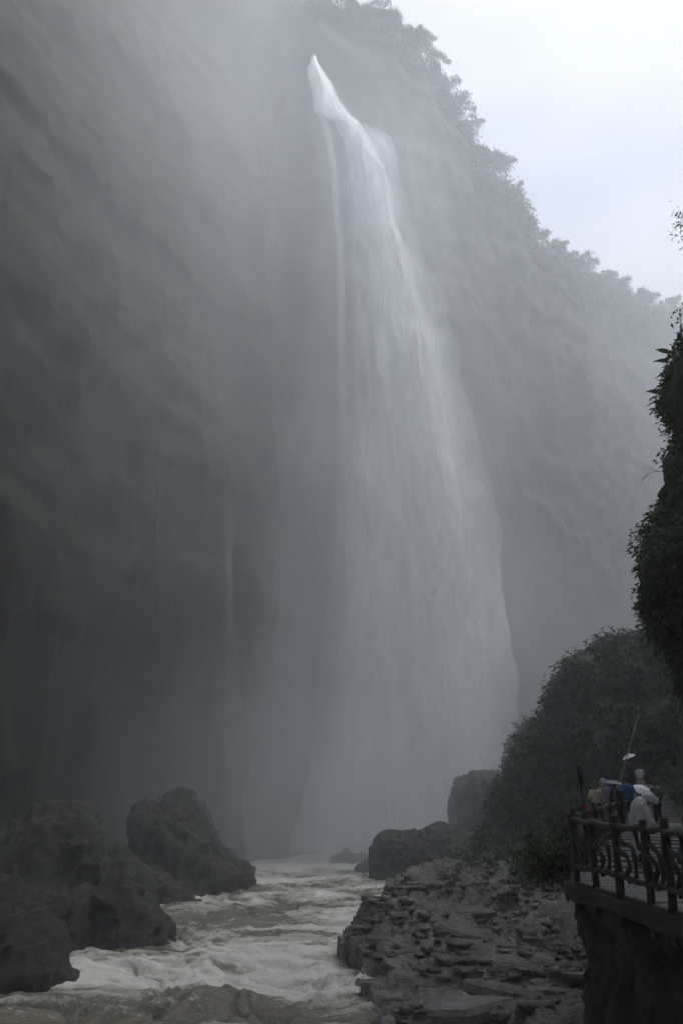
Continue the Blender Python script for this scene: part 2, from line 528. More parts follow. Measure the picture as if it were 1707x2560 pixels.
def veil(name, left, right, Yf, mat, nu=60, nv=220, seed=0, bulge=1.2, rough=0.5):
    """left, right: side outlines as (u, v) pixels from the lip to the foot; Yf(f): distance at fraction f of the fall"""
    v0, v1 = left[0][1], left[-1][1]
    vs = np.linspace(v0, v1, nv)
    V, UV = [], []
    jag = min(1.0, (right[-1][0] - left[-1][0]) / 150.0)
    q = np.stack([vs / 95.0, 0 * vs, 0 * vs], axis=1)
    jl, jr = 11 * jag * fbm(q, 3, seed + 71), 16 * jag * fbm(q, 3, seed + 72)
    amp = np.clip((vs - v0 - 60) / 250, 0, 1)
    for n_, v in enumerate(vs):
        f = (v - v0) / (v1 - v0)
        ul = np.interp(v, [p[1] for p in left], [p[0] for p in left])
        ur = np.interp(v, [p[1] for p in right], [p[0] for p in right])
        ul += jl[n_] * amp[n_]; ur += jr[n_] * amp[n_]
        for i in range(nu):
            a = i / (nu - 1)
            p = at(ul + (ur - ul) * a, v, Yf(f) - bulge * math.sin(math.pi * a))
            V.append(p); UV.append((a, f))
    V = np.array([tuple(p) for p in V])
    V[:, 1] += rough * fbm(V * np.array([1 / 1.6, 0, 1 / 9]), 4, seed)
    V[:, 0] += rough * 0.5 * fbm(V * np.array([1 / 1.2, 0, 1 / 7]), 3, seed + 9)
    me = quads_mesh(name, V, grid_faces(nu, nv))
    lay = me.uv_layers.new(name='UVMap')
    idx = np.empty(len(me.loops), dtype=np.int32)
    me.loops.foreach_get('vertex_index', idx)
    lay.data.foreach_set('uv', np.array(UV, dtype=np.float32)[idx].ravel())
    return link(name, me, mat)

def make_fall():
    root = empty('waterfall', (6, 97, WATER_Z))
    tag(root, kind='structure')
    inv = root.matrix_world
    veils = []
    Ls = [(783, 138), (776, 160), (768, 178), (776, 215), (788, 290), (835, 300), (858, 360), (880, 450), (882, 700), (878, 1000), (858, 1300), (830, 1600), (785, 1900), (735, 2130)]
    Rs = [(789, 138), (797, 160), (812, 182), (838, 215), (858, 270), (905, 310), (945, 380), (972, 460), (985, 560), (1030, 660), (1072, 760), (1100, 880), (1140, 1060), (1192, 1220), (1212, 1420), (1228, 1620), (1250, 1800), (1262, 2130)]
    def shift(pts, d): return [(u + d(v), v) for (u, v) in pts]
    for k in range(4):
        mt = veil_mat('falling_water_%d' % k, 0.96, 4 + 2 * k, 0.16 + 0.05 * k, 3.7 * k)
        g = [0, 14, -10, 22][k]
        gl = [0, -6, 26, -14][k]
        L2 = shift(Ls, lambda v: gl * min(1, max(0, (v - 350) / 700)))
        R2 = shift(Rs, lambda v: -abs(g) * min(1, max(0, (v - 300) / 900)) * 1.3)
        Yf = lambda f, k=k: 97.5 - 1.3 * k - 4.0 * f ** 0.7
        veils.append(veil('veil', L2, R2, Yf, mt, seed=500 + 20 * k))
    # bright core along the right side
    Lc = [(880, 330), (930, 420), (960, 560), (985, 700), (1010, 900), (1040, 1100), (1060, 1300), (1075, 1600), (1085, 2100)]
    Rc = [(905, 330), (958, 420), (988, 560), (1050, 700), (1104, 900), (1148, 1100), (1196, 1300), (1226, 1600), (1262, 2100)]
    veils.append(veil('veil', Lc, Rc, lambda f: 92.5 - 3.0 * f ** 0.7, veil_mat('falling_water_core', 0.95, 4, 0.35, 21.0), seed=611))
    # thin blown spray along the right side
    for k, (o1, o2, cv) in enumerate(((-64, 28, 0.36), (-40, 42, 0.22))):
        veils.append(veil('veil', [(u + o1, v) for u, v in Rs[5:]], [(u + o2, v) for u, v in Rs[5:]], lambda f, k=k: 91.0 - 1.5 * k - 2.5 * f ** 0.7, veil_mat('blown_water_%d' % k, cv, 2.5, 0.5, 41.0 + 7 * k), nu=30, seed=700 + 30 * k, rough=0.9))
    # the two thin side streams
    Lt = [(785, 275), (808, 330), (822, 420), (836, 600), (842, 800), (844, 1000), (850, 1200), (858, 1400)]
    Rt = [(812, 275), (832, 330), (846, 420), (860, 600), (868, 800), (866, 1000), (872, 1200), (872, 1400)]
    veils.append(veil('side_stream', Lt, Rt, lambda f: 95.5 - 2.5 * f, veil_mat('side_water', 0.75, 3, 0.3, 11.0), nu=16, seed=640, bulge=0.4, rough=0.25))
    veils.append(veil('side_stream', [(556, 1120), (560, 1400), (566, 1780)], [(580, 1120), (590, 1400), (606, 1780)], lambda f: 76 - 1.0 * f, veil_mat('faint_water', 0.24, 2, 0.4, 31.0, True), nu=14, seed=660, bulge=0.3, rough=0.2))
    for vo in veils:
        vo.parent = root
        vo.matrix_parent_inverse = Matrix.Translation((-6, -97, -WATER_Z))
    return root
make_fall()

# ------------------------------------------------------------------ rocks and banks
def mound(name, outline, Yc, df, db, mat, seed, zb=-9.0, disp=(0.6, 0.35, 0.12), sizes=(3.0, 1.1, 0.35), nu=130, nv=80, boxy=0.5, strata=0.0, smooth=True, ends=0.45, tilt=0.0):
    """a rock whose skyline, seen from the path, runs through the outline; Yc distance of its crest, df / db reach to front and back"""
    us = np.linspace(outline[0][0], outline[-1][0], nu)
    vs = np.interp(us, [p[0] for p in outline], [p[1] for p in outline])
    crest = np.array([tuple(at(u, v, Yc)) for u, v in zip(us, vs)])
    s = np.linspace(0, 1, nu)
    env = np.clip(np.sin(np.pi * np.clip(s, 0.012, 0.988)), 0, 1) ** ends
    ph = np.linspace(0, np.pi, nv)
    V = np.zeros((nv, nu, 3))
    for j, a in enumerate(ph):
        c = math.cos(a)
        k = np.sign(c) * abs(c) ** 0.8
        dy = -(df if c > 0 else db) * k * env
        V[j, :, 0] = crest[:, 0] * (1 + dy / Yc)
        V[j, :, 1] = Yc + dy + tilt * s
        V[j, :, 2] = zb + (crest[:, 2] - zb) * math.sin(a) ** boxy
    V = V.reshape(-1, 3)
    me = quads_mesh(name, V, grid_faces(nu, nv))
    N = normals_of(me)
    if N[len(N) // 2][2] < 0:
        me.flip_normals(); N = -N
    d = disp[0] * ridged(V / sizes[0], 3, seed) + disp[1] * ridged(V / sizes[1] * np.array([1, 1, 1.6]), 4, seed + 7) + disp[2] * fbm(V / sizes[2], 4, seed + 13)
    if strata:
        d += strata * np.sign(np.sin(V[:, 2] * 5 + 1.5 * fbm(V / 3, 2, seed))) * 0.5
    V = V + N * d[:, None] * 0.7
    me.vertices.foreach_set('co', V.astype(np.float32).ravel())
    me.update()
    return link(name, me, mat, smooth=smooth)

B = 'rocks standing in the river'
rocks = [
    ('boulder', 'dark boulder at the lower left corner, nearest to the camera', [(-160, 2250), (-60, 2238), (10, 2240), (45, 2255), (80, 2300), (112, 2350), (132, 2420), (146, 2490)], 38.0, 2.9, 3, 0.5),
    ('boulder', 'wide black dome-shaped boulder in front of the craggy one on the left bank', [(30, 2330), (70, 2270), (120, 2246), (205, 2240), (248, 2262), (292, 2212), (318, 2196), (345, 2204), (356, 2262), (380, 2312), (400, 2385)], 47.0, 3.2, 3, 0.42),
    ('boulder', 'tall craggy brown boulder behind the black dome on the left bank', [(-190, 2110), (-60, 2098), (30, 2088), (88, 2056), (128, 2036), (168, 2046), (206, 2044), (228, 2085), (240, 2100), (258, 2128), (272, 2180), (288, 2240), (300, 2330)], 52.5, 3.2, 4, 0.5),
    ('boulder', 'low sloping ledge of rock between the two tall left boulders', [(262, 2150), (300, 2118), (335, 2138), (362, 2165), (400, 2205), (440, 2238), (490, 2275)], 60.5, 2.6, 4, 0.7),
    ('boulder', 'pointed rock with a thin spike, farthest on the left bank', [(328, 2230), (342, 2130), (352, 2040), (359, 2016), (367, 2062), (388, 2020), (420, 1998), (452, 1994), (492, 2032), (522, 2092), (560, 2132), (600, 2172), (622, 2212), (640, 2260)], 67.5, 3.6, 5, 0.6),
    ('boulder', 'broad flat-topped dark rock on the right bank in front of the fall', [(924, 2230), (929, 2125), (948, 2098), (985, 2090), (1040, 2092), (1066, 2086), (1080, 2076), (1104, 2074), (1128, 2092), (1200, 2100), (1290, 2112)], 73.5, 3.2, 4, 0.3),
    ('boulder', 'square hazy rock block rising behind the flat-topped rock', [(1116, 2140), (1123, 2050), (1130, 1990), (1150, 1955), (1188, 1942), (1245, 1944), (1300, 1950), (1370, 1965)], 83.0, 4, 5, 0.3),
    ('boulder', 'faint low rock in the mist left of the flat-topped rock', [(830, 2190), (846, 2152), (866, 2143), (905, 2145), (950, 2150)], 88.0, 2, 3, 0.4),
    ('boulder', 'small faint rock at the water line by the flat-topped rock', [(886, 2195), (898, 2170), (912, 2163), (930, 2168), (946, 2180)], 80.5, 1.2, 2, 0.5),
    ('boulder', 'dark leaning rock at the far end of the stone shelf', [(962, 2310), (990, 2268), (1012, 2236), (1050, 2224), (1100, 2228), (1150, 2250)], 57.5, 2.2, 3, 0.55),
    ('boulder', 'rounded dark rock in front of the leaning one by the shelf', [(1012, 2330), (1030, 2282), (1060, 2256), (1110, 2246), (1160, 2262), (1190, 2300)], 53.0, 1.8, 3, 0.5),
]
for k, (nm, lab, ol, Yc, df, db, bx) in enumerate(rocks):
    o = mound(nm, ol, Yc, df, db, M['boulder'], 900 + 31 * k, boxy=bx, disp=(0.8, 0.34, 0.13) if Yc < 70 else (0.5, 0.3, 0.15), sizes=(3.6, 1.4, 0.5), nu=190, nv=110)
    tag(o, lab, 'rock', B)

M['green_bank'] = rock_mat('green_bank', (0.018, 0.022, 0.014), (0.05, 0.055, 0.035), (0.022, 0.038, 0.014), 0.9, 0.3)
hill = mound('hill', [(1241, 2202), (1262, 2082), (1278, 2027), (1306, 1967), (1346, 1930), (1370, 1870), (1388, 1817), (1418, 1764), (1448, 1722), (1496, 1684), (1546, 1670), (1596, 1657), (1656, 1652), (1716, 1642), (1846, 1612), (2016, 1552)],
             64.0, 12, 14, M['green_bank'], 1301, disp=(1.4, 0.7, 0.2), sizes=(7, 2.5, 0.8), nu=220, nv=120, boxy=0.75)
tag(hill, kind='structure')
hump = mound('hill', [(1276, 1990), (1288, 1880), (1300, 1850), (1318, 1832), (1345, 1822), (1390, 1815), (1450, 1830), (1500, 1900)], 79.0, 5, 6, M['green_bank'], 1351, disp=(0.6, 0.4, 0.2), boxy=0.6)
tag(hump, kind='structure')
bank = mound('bank', [(1120, 2230), (1150, 2175), (1200, 2140), (1260, 2108), (1330, 2085), (1400, 2070), (1480, 2068), (1600, 2075), (1760, 2100)], 60.0, 6, 6, M['green_bank'], 1401, disp=(0.6, 0.5, 0.2), boxy=0.5)
tag(bank, kind='structure')

# the overhanging rock on the right, near the path
def make_overhang():
    ol = [(1966, 185), (1906, 605), (1836, 865), (1778, 927), (1734, 957), (1718, 975), (1708, 1025), (1714, 1105), (1728, 1150), (1716, 1200), (1706, 1270), (1680, 1312), (1668, 1360), (1660, 1420), (1656, 1470), (1668, 1540), (1704, 1590), (1736, 1612), (1748, 1660), (1758, 1730), (1848, 1800), (1988, 1850), (2358, 1900)]
    Y0 = 25.0
    nv, nu = 210, 170
    vs = np.linspace(ol[0][1], ol[-1][1], nv)
    us = np.interp(vs, [p[1] for p in ol], [p[0] for p in ol])
    E = np.array([tuple(at(u, v, Y0)) for u, v in zip(us, vs)])
    ph = np.linspace(-1.7, 1.7, nu)
    V = np.zeros((nv, nu, 3))
    for j in range(nv):
        V[j, :, 1] = Y0 + 10 * ph
        V[j, :, 0] = E[j, 0] + (E[j, 0] / Y0) * (10 * ph) + 9 * np.abs(ph) ** 2.0
        V[j, :, 2] = E[j, 2]
    V = V.reshape(-1, 3)
    me = quads_mesh('overhang_cliff', V, grid_faces(nu, nv))
    N = normals_of(me)
    if N[(nv // 2) * nu + nu // 2][0] > 0:
        me.flip_normals(); N = -N
    d = 0.5 * ridged(V / 3.2, 3, 1501) + 0.3 * ridged(V / 1.2, 3, 1511) + 0.1 * fbm(V / 0.4, 3, 1521)
    V = V + N * d[:, None] * 0.7
    me.vertices.foreach_set('co', V.astype(np.float32).ravel())
    me.update()
    o = link('overhang_cliff', me, M['green_bank'])
    return tag(o, kind='structure')
over = make_overhang()

# ------------------------------------------------------------------ the layered stone shelf by the water
EDGE_Y = [20, 26, 31, 33, 36, 39, 41, 43, 45, 48, 52, 58, 64]
EDGE_X = [2.0, 1.3, 0.9, 0.7, 0.5, 0.6, -0.2, -0.1, 1.3, 1.9, 2.6, 4.2, 6.5]
def shelf_top(X, Y):
    z = np.interp(Y, [18, 26, 33, 40, 47, 52, 58, 66], [-5.9, -5.75, -5.45, -5.0, -4.5, -4.1, -4.0, -4.2])
    e = np.interp(Y, EDGE_Y, EDGE_X)
    p = np.stack([X, Y, 0 * X], axis=1)
    z = z + 0.60 * fbm(p / 4.0, 3, 1601) + 0.50 * fbm(p * np.array([1 / 1.8, 1 / 0.9, 1]), 4, 1611)
    lay = 0.23                                                # beds of stone, each a small step
    zq = z / lay
    fr = zq - np.floor(zq)
    z = (np.floor(zq) + np.clip((fr - 0.72) / 0.28, 0, 1)) * lay
    z = np.maximum(z, -6.0)
    e2 = e + 0.55 * fbm(p / 1.6, 3, 1621)
    tier = np.clip((X - e2) / 0.12, 0, 1)
    z = np.maximum(z, -5.9)
    tier2 = np.clip((X - e2 - 1.1 - 0.8 * fbm(p / 2.1, 2, 1631)) / 0.1, 0, 1)
    z = -9.0 + (z - 0.4 + 9.0) * tier + 0.4 * tier2
    back = np.interp(Y, [10, 20, 26, 33, 45, 60], [5.6, 9.0, 11.2, 14.0, 20.0, 27.0])
    z = z + np.clip((X - back) / 3.0, 0, 1) * 4.6
    return z
def make_shelf():
    nx, ny = 330, 560
    xs = np.linspace(-2, 24, nx); ys = np.geomspace(14, 66, ny)
    X, Y = np.meshgrid(xs, ys); X, Y = X.ravel(), Y.ravel()
    Z = shelf_top(X, Y)
    p = np.stack([X, Y, Z], axis=1)
    Z = Z + 0.035 * fbm(p / 0.35, 3, 1641)
    V = np.stack([X + 0.10 * fbm(p / 0.5, 2, 1651), Y, Z], axis=1)
    o = tag(link('rock_shelf', quads_mesh('rock_shelf', V, grid_faces(nx, ny)), M['shelf']), kind='structure')
    # loose and broken slabs lying on the beds
    rnd = random.Random(44)
    protos = []
    for k in range(14):
        bm = bmesh.new()
        n = rnd.randint(5, 9)
        ring = []
        for i in range(n):
            a = 2 * math.pi * i / n + rnd.uniform(-0.25, 0.25)
            r = rnd.uniform(0.30, 0.66)
            ring.append((r * math.cos(a), 0.75 * r * math.sin(a)))
        lo = [bm.verts.new((x * 1.02, y * 1.02, -0.5)) for x, y in ring]
        md = [bm.verts.new((x * 1.04, y * 1.04, 0.15 + rnd.uniform(-.1, .1))) for x, y in ring]
        hi = [bm.verts.new((x * 0.93, y * 0.93, 0.5 + rnd.uniform(-.12, .12))) for x, y in ring]
        for i in range(n):
            j = (i + 1) % n
            bm.faces.new((lo[i], lo[j], md[j], md[i])); bm.faces.new((md[i], md[j], hi[j], hi[i]))
        bm.faces.new(hi); bm.faces.new(lo[::-1])
        bmesh.ops.triangulate(bm, faces=[f for f in bm.faces if len(f.verts) > 4])
        me = bpy.data.meshes.new('slab'); bm.to_mesh(me); bm.free()
        me.materials.append(M['shelf'])
        protos.append(me)
    made = 0
    spots = []
    while made < 285:
        Yp = 27.5 * (55 / 27.5) ** rnd.random()
        e = float(np.interp(Yp, EDGE_Y, EDGE_X))
        Xp = e + 0.4 + rnd.random() ** 0.9 * (0.29 * Yp - e)
        if Xp > 0.285 * Yp + 0.6:
            continue
        z = float(shelf_top(np.array([Xp]), np.array([Yp]))[0])
        if z < -6.9:
            continue
        s = rnd.choice([0.25, 0.3, 0.4, 0.5, 0.65, 0.8, 1.1, 1.8]) * rnd.uniform(0.8, 1.3)
        th = rnd.uniform(0.10, 0.34) * (0.6 + 0.35 * s)
        so = bpy.data.objects.new('slab', protos[rnd.randrange(len(protos))])
        C.objects.link(so); so.parent = o
        so.location = (Xp, Yp, z + th * rnd.uniform(-0.15, 0.3))
        so.scale = (s * rnd.uniform(1.0, 1.6), s, th)
        so.rotation_euler = (rnd.gauss(0, 0.09), rnd.gauss(0.03, 0.09), rnd.uniform(-0.9, 0.9) + (math.pi if rnd.random() < .5 else 0))
        made += 1
    # rubble between them, too small to pick apart
    n = 5200
    rg = np.random.default_rng(8)
    Yp = 27 * (56 / 27.0) ** rg.random(n); e = np.interp(Yp, EDGE_Y, EDGE_X)
    Xp = e + 0.5 + rg.random(n) * (0.31 * Yp - e)
    Zp = shelf_top(Xp, Yp)
    keep = (fbm(np.stack([Xp, Yp, 0 * Xp], axis=1) / 2.2, 3, 1661) > -0.1) & (Zp > -6.6)
    Xp, Yp, Zp = Xp[keep], Yp[keep], Zp[keep]
    n = len(Xp)
    cube = np.array([(-1, -1, -1), (1, -1, -1), (1, 1, -1), (-1, 1, -1), (-1, -1, 1), (1, -1, 1), (1, 1, 1), (-1, 1, 1)], float)
    cf = np.array([(3, 2, 1, 0), (4, 5, 6, 7), (0, 1, 5, 4), (1, 2, 6, 5), (2, 3, 7, 6), (3, 0, 4, 7)])
    sz = 0.05 + 0.17 * rg.random(n) ** 2
    a = rg.uniform(0, 6.28, n)
    L = cube[None] * (1 + rg.uniform(-.35, .25, (n, 8, 3))) * (sz[:, None] * np.stack([np.full(n, 1.5), np.full(n, 1.0), np.full(n, 0.45)], axis=1))[:, None, :]
    X2 = L[:, :, 0] * np.cos(a)[:, None] - L[:, :, 1] * np.sin(a)[:, None]
    Y2 = L[:, :, 0] * np.sin(a)[:, None] + L[:, :, 1] * np.cos(a)[:, None]
    V = np.stack([X2 + Xp[:, None], Y2 + Yp[:, None], L[:, :, 2] + 0.25 * X2 * rg.normal(0, .5, (n, 1)) + (Zp + sz * .2)[:, None]], axis=2).reshape(-1, 3)
    F = (np.arange(n)[:, None, None] * 8 + cf[None]).reshape(-1, 4)
    rb = link('rubble', quads_mesh('rubble', V, F), M['shelf'], o, smooth=False); rb['kind'] = 'stuff'
    return o
shelf = make_shelf()

# ------------------------------------------------------------------ tubes
def tube(bm, pts, rad, seg=8, cap=True, flat=None):
    """a tube through pts; rad: one radius, a list, or a list of (rx, ry)"""
    pts = [Vector(p) for p in pts]
    n = len(pts)
    R = [(r, r) if not isinstance(r, (tuple, list)) else r for r in (rad if isinstance(rad, (list, tuple)) else [rad] * n)]
    rings = []
    ref = None
    for i in range(n):
        t = (pts[min(i + 1, n - 1)] - pts[max(i - 1, 0)]).normalized()
        if ref is None:
            ref = Vector((1, 0, 0)) if abs(t.x) < 0.8 else Vector((0, 1, 0))
        a = (ref - t * ref.dot(t)).normalized()
        b = t.cross(a)
        ref = a
        rings.append([bm.verts.new(pts[i] + a * (R[i][0] * math.cos(2 * math.pi * k / seg)) + b * (R[i][1] * math.sin(2 * math.pi * k / seg))) for k in range(seg)])
    for i in range(n - 1):
        for k in range(seg):
            k2 = (k + 1) % seg
            bm.faces.new((rings[i][k], rings[i][k2], rings[i + 1][k2], rings[i + 1][k]))
    if cap:
        bm.faces.new(rings[0][::-1]); bm.faces.new(rings[-1])
    return rings

def spline(pts, n=24):
    """Catmull-Rom through pts"""
    P = [Vector(p) for p in pts]
    P = [P[0] * 2 - P[1]] + P + [P[-1] * 2 - P[-2]]
    out = []
    segs = len(P) - 3
    for i in range(n):
        t = i / (n - 1) * segs
        k = min(int(t), segs - 1); f = t - k
        a, b, c, d = P[k:k + 4]
        out.append(0.5 * ((2 * b) + (c - a) * f + (2 * a - 5 * b + 4 * c - d) * f * f + (3 * b - a - 3 * c + d) * f ** 3))
    return out

def from_bm(name, bm, mat, parent=None, smooth=True):
    bmesh.ops.recalc_face_normals(bm, faces=bm.faces)
    me = bpy.data.meshes.new(name)
    bm.to_mesh(me); bm.free()
    return link(name, me, mat, parent, smooth)

# ------------------------------------------------------------------ the path and its railing
edge = [(5.3, 4.0), (4.85, 7.0), (4.52, 9.2), (4.22, 11.3), (3.84, 14.55), (4.75, 17.2), (5.95, 20.0), (7.2, 23.0), (8.6, 26.2), (11.7, 33.5), (14.1, 41.0), (16.4, 47.0), (17.2, 49.0)]
def path_w(Y):
    return float(np.interp(Y, [0, 28, 36, 60], [5.2, 4.6, 2.3, 2.3]))
EP, ES = resample(edge, 400)
def path_z(Y):
    return float(np.interp(Y, [0, 30, 36, 36.5, 47, 56], [0, -0.02, -0.15, -0.1, 1.15, 3.0]))
def path_pt(s, w):
    """point of the path at arc length s, w metres in from the river edge"""
    x, y = np.interp(s, ES, EP[:, 0]), np.interp(s, ES, EP[:, 1])
    x2, y2 = np.interp(s + .6, ES, EP[:, 0]), np.interp(s + .6, ES, EP[:, 1])
    x1, y1 = np.interp(s - .6, ES, EP[:, 0]), np.interp(s - .6, ES, EP[:, 1])
    t = Vector((x2 - x1, y2 - y1, 0)).normalized()
    n = Vector((t.y, -t.x, 0))
    return Vector((x, y, 0)) + n * w, t, n
def s_of_Y(Y):
    return float(np.interp(Y, EP[:, 1], ES))
M['paving'] = rock_mat('paving_stone', (0.06, 0.06, 0.057), (0.21, 0.205, 0.195), None, 0, 1.2, (0.15, 0.5), 0.35, 1.0)
M['concrete'] = rock_mat('slab_concrete', (0.012, 0.012, 0.01), (0.04, 0.04, 0.035), (0.015, 0.022, 0.01), 0.5, 0.8, (0.5, 0.85), 0.3, 1.0)
def make_path():
    n = 120
    V, F = [], []
    for i in range(n):
        s = ES[-1] * i / (n - 1)
        for w, dz in ((0, -0.03), (1, -0.03), (1, -0.30), (0.0, -0.24)):
            p, t, nn = path_pt(s, w * path_w(np.interp(s, ES, EP[:, 1])))
            jag = 0.03 * math.sin(s * 3.1) + 0.02 * math.sin(s * 7.7)
            V.append((p.x - nn.x * jag, p.y - nn.y * jag, path_z(p.y) + dz + (0.04 * math.sin(s * 2.3) if dz < -0.1 else 0)))
    for i in range(n - 1):
        for k in range(4):
            k2 = (k + 1) % 4
            F.append((i * 4 + k, (i + 1) * 4 + k, (i + 1) * 4 + k2, i * 4 + k2))
    me = quads_mesh('path', V, F)
    root = tag(link('path', me, M['concrete'], smooth=False), kind='structure')
    rnd = random.Random(5)
    def stone(s0, s1, w0, w1, z, th=0.05):
        g = 0.012
        P = [path_pt(s0 + g, w0 + g)[0], path_pt(s1 - g, w0 + g)[0], path_pt(s1 - g, w1 - g)[0], path_pt(s0 + g, w1 - g)[0]]
        bm = bmesh.new()
        lo = [bm.verts.new((p.x, p.y, z - th)) for p in P]
        zz = [z + rnd.uniform(-0.006, 0.006) for _ in P]
        hi = [bm.verts.new((p.x, p.y, q)) for p, q in zip(P, zz)]
        for i in range(4):
            j = (i + 1) % 4
            bm.faces.new((lo[i], lo[j], hi[j], hi[i]))
        bm.faces.new(hi); bm.faces.new(lo[::-1])
        bmesh.ops.bevel(bm, geom=[e for e in bm.edges if all(v in hi for v in e.verts)], offset=0.012, segments=1, affect='EDGES')
        from_bm('paving_stone', bm, M['paving'], root, smooth=False)
    s = s_of_Y(8.0)
    k = 0
    while s < s_of_Y(15.2):                                   # uneven flagstones on the terrace
        d = rnd.uniform(0.38, 0.6)
        w = 0.10
        while w < 3.6:
            ww = rnd.uniform(0.5, 0.95)
            stone(s, s + d, w, w + ww, 0.012 + rnd.uniform(-0.008, 0.012))
            w += ww
        s += d
    while s < s_of_Y(46.0):                                   # long treads laid across the way, some a little higher
        d = rnd.uniform(0.42, 0.5)
        Y = float(np.interp(s, ES, EP[:, 1]))
        stone(s, s + d, 0.12, path_w(Y) - 0.2, path_z(Y) + 0.03 + 0.035 * (k % 3) + rnd.uniform(-0.01, 0.01), 0.09)
        s += d; k += 1
make_path()
# rock bed the path rests on
def make_bed():
    n, m = 90, 26
    V = []
    for i in range(n):
        s = ES[-1] * i / (n - 1)
        for j in range(m):
            w = 0.9 + 13.5 * j / (m - 1)
            p, t, nn = path_pt(s, w)
            pw = path_w(p.y)
            z = np.interp(w, [0.9, 1.2, 1.5, pw + .1, pw + 1.3, 15.4], [-9, -4.5, path_z(p.y) - 0.31, path_z(p.y) - 0.31, path_z(p.y) + 1.5, path_z(p.y) + 9.0])
            V.append((p.x, p.y, z))
    V = np.array(V)
    d = fbm(V / 1.4, 4, 1701) * 0.45
    ww = np.tile(np.linspace(0, 1, m), n)
    V[:, 2] += d * np.where(ww > 0.3, 1.0, np.where(ww < 0.05, 0.5, -0.15 * np.sign(d)))
    V[:, 0] -= np.abs(d) * 0.4
    me = quads_mesh('verge', V, grid_faces(m, n))
    if normals_of(me)[len(V) // 2][2] < 0:
        me.flip_normals()
    return tag(link('verge', me, M['green_bank']), kind='structure')
verge = make_bed()

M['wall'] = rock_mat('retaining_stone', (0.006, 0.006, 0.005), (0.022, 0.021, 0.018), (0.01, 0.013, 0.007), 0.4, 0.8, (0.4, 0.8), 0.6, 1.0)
def make_retaining():
    n, m = 260, 60
    V = []
    for i in range(n):
        s_ = s_of_Y(34.0) * i / (n - 1)
        for j in range(m):
            z = -0.20 - 8.8 * j / (m - 1)
            p, t, nn = path_pt(s_, 0.16 - 0.35 * (j / m) ** 0.7)
            V.append((p.x, p.y, z, nn.x, nn.y))
    V = np.array(V)
    d = 0.16 * ridged(V[:, :3] / 0.9, 3, 1711) + 0.05 * fbm(V[:, :3] / .25, 3, 1712)
    W = V[:, :3].copy(); W[:, 0] += V[:, 3] * d; W[:, 1] += V[:, 4] * d
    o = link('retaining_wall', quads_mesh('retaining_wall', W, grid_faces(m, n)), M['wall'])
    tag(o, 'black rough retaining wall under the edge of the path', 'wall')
make_retaining()

M['log'] = rock_mat('rail_log', (0.008, 0.006, 0.005), (0.040, 0.031, 0.024), (0.02, 0.023, 0.013), 0.15, 3.0, (0.22, 0.55), 0.5, 0.6)
def make_railing():
    rnd = random.Random(12)
    posts = []
    for (u, v, tv) in ((1750, 2310, 2042), (1683, 2277, 2044), (1628, 2260, 2049), (1550, 2239, 2038), (1489, 2218, 2040), (1441, 2205, 2032)):
        g = ground(u, v, 0.0)
        p, t, nn = path_pt(s_of_Y(g.y), 0.12)
        top = at(u, tv, g.y).z
        posts.append((Vector((g.x, g.y, 0)), max(1.0, min(1.22, top))))
    for Y in (16.2, 18.1, 20.0, 21.9, 23.9, 26.0, 28.2, 30.6, 33.0):
        p, t, nn = path_pt(s_of_Y(Y), 0.12)
        posts.append((Vector((p.x, p.y, path_z(Y))), 1.12 + rnd.uniform(-.04, .06)))
    root = empty('railing', posts[0][0])
    off = -posts[0][0]
    for (p, h) in posts:
        bm = bmesh.new()
        q = p + off
        lean = Vector((rnd.uniform(-.02, .02), rnd.uniform(-.02, .02), 0))
        zs = [-0.42, -0.1, 0.02, 0.25, 0.5, 0.62, 0.75, 0.9, h - 0.03, h]
        tube(bm, [q + lean * z + Vector((0.008 * math.sin(9 * z + p.y), 0, z)) for z in zs],
             [0.062 * (1 + 0.10 * math.sin(7 * z + 3 * p.y)) * (0.9 if z == h else 1) for z in zs], 10)
        from_bm('post', bm, M['log'], root)
    for i in range(len(posts) - 1):
        (a, ha), (b, hb) = posts[i], posts[i + 1]
        a, b = a + off, b + off
        d = b - a
        def P(f, h, out=0.0):
            return a + d * f + Vector((out, 0, h))
        bm = bmesh.new()
        pts = [P(f, 0.97 + 0.018 * math.sin(5 * f + i)) for f in np.linspace(-0.02, 1.02, 9)]
        tube(bm, pts, [0.048 * (1 + 0.14 * math.sin(11 * k + i * 2)) for k in range(9)], 9)
        from_bm('top_rail', bm, M['log'], root)
        bm = bmesh.new()
        pts = [P(f, 0.26 + 0.02 * math.sin(4 * f + 2 * i)) for f in np.linspace(-0.02, 1.02, 9)]
        tube(bm, pts, [0.046 * (1 + 0.12 * math.sin(8 * k + i)) for k in range(9)], 9)
        from_bm('bottom_rail', bm, M['log'], root)
        if i > 10:
            continue
        shapes = [[(0.86, 0.99), (0.82, 0.84), (0.70, 0.74), (0.45, 0.68), (0.34, 0.60), (0.32, 0.44), (0.36, 0.25)],
                  [(1.0, 0.78), (0.90, 0.66), (0.66, 0.56), (0.58, 0.44), (0.64, 0.32), (0.62, 0.2)],
                  [(0.30, 0.99), (0.27, 0.82), (0.16, 0.70), (0.02, 0.63)]]
        for q, sh in enumerate(shapes):
            if q == 2 and i % 2:
                continue
            bm = bmesh.new()
            j = rnd.uniform(-0.04, 0.04)
            pts = spline([P(f + j, h + rnd.uniform(-.02, .02), rnd.uniform(-.02, .02)) for f, h in sh], 20)
            tube(bm, pts, [0.036 * (1 + 0.18 * math.sin(0.9 * k + i + q)) for k in range(20)], 8)
            from_bm('branch', bm, M['log'], root)
    tag(root, 'dark brown railing of log-like posts and twisted branches along the path edge', 'railing')
make_railing()

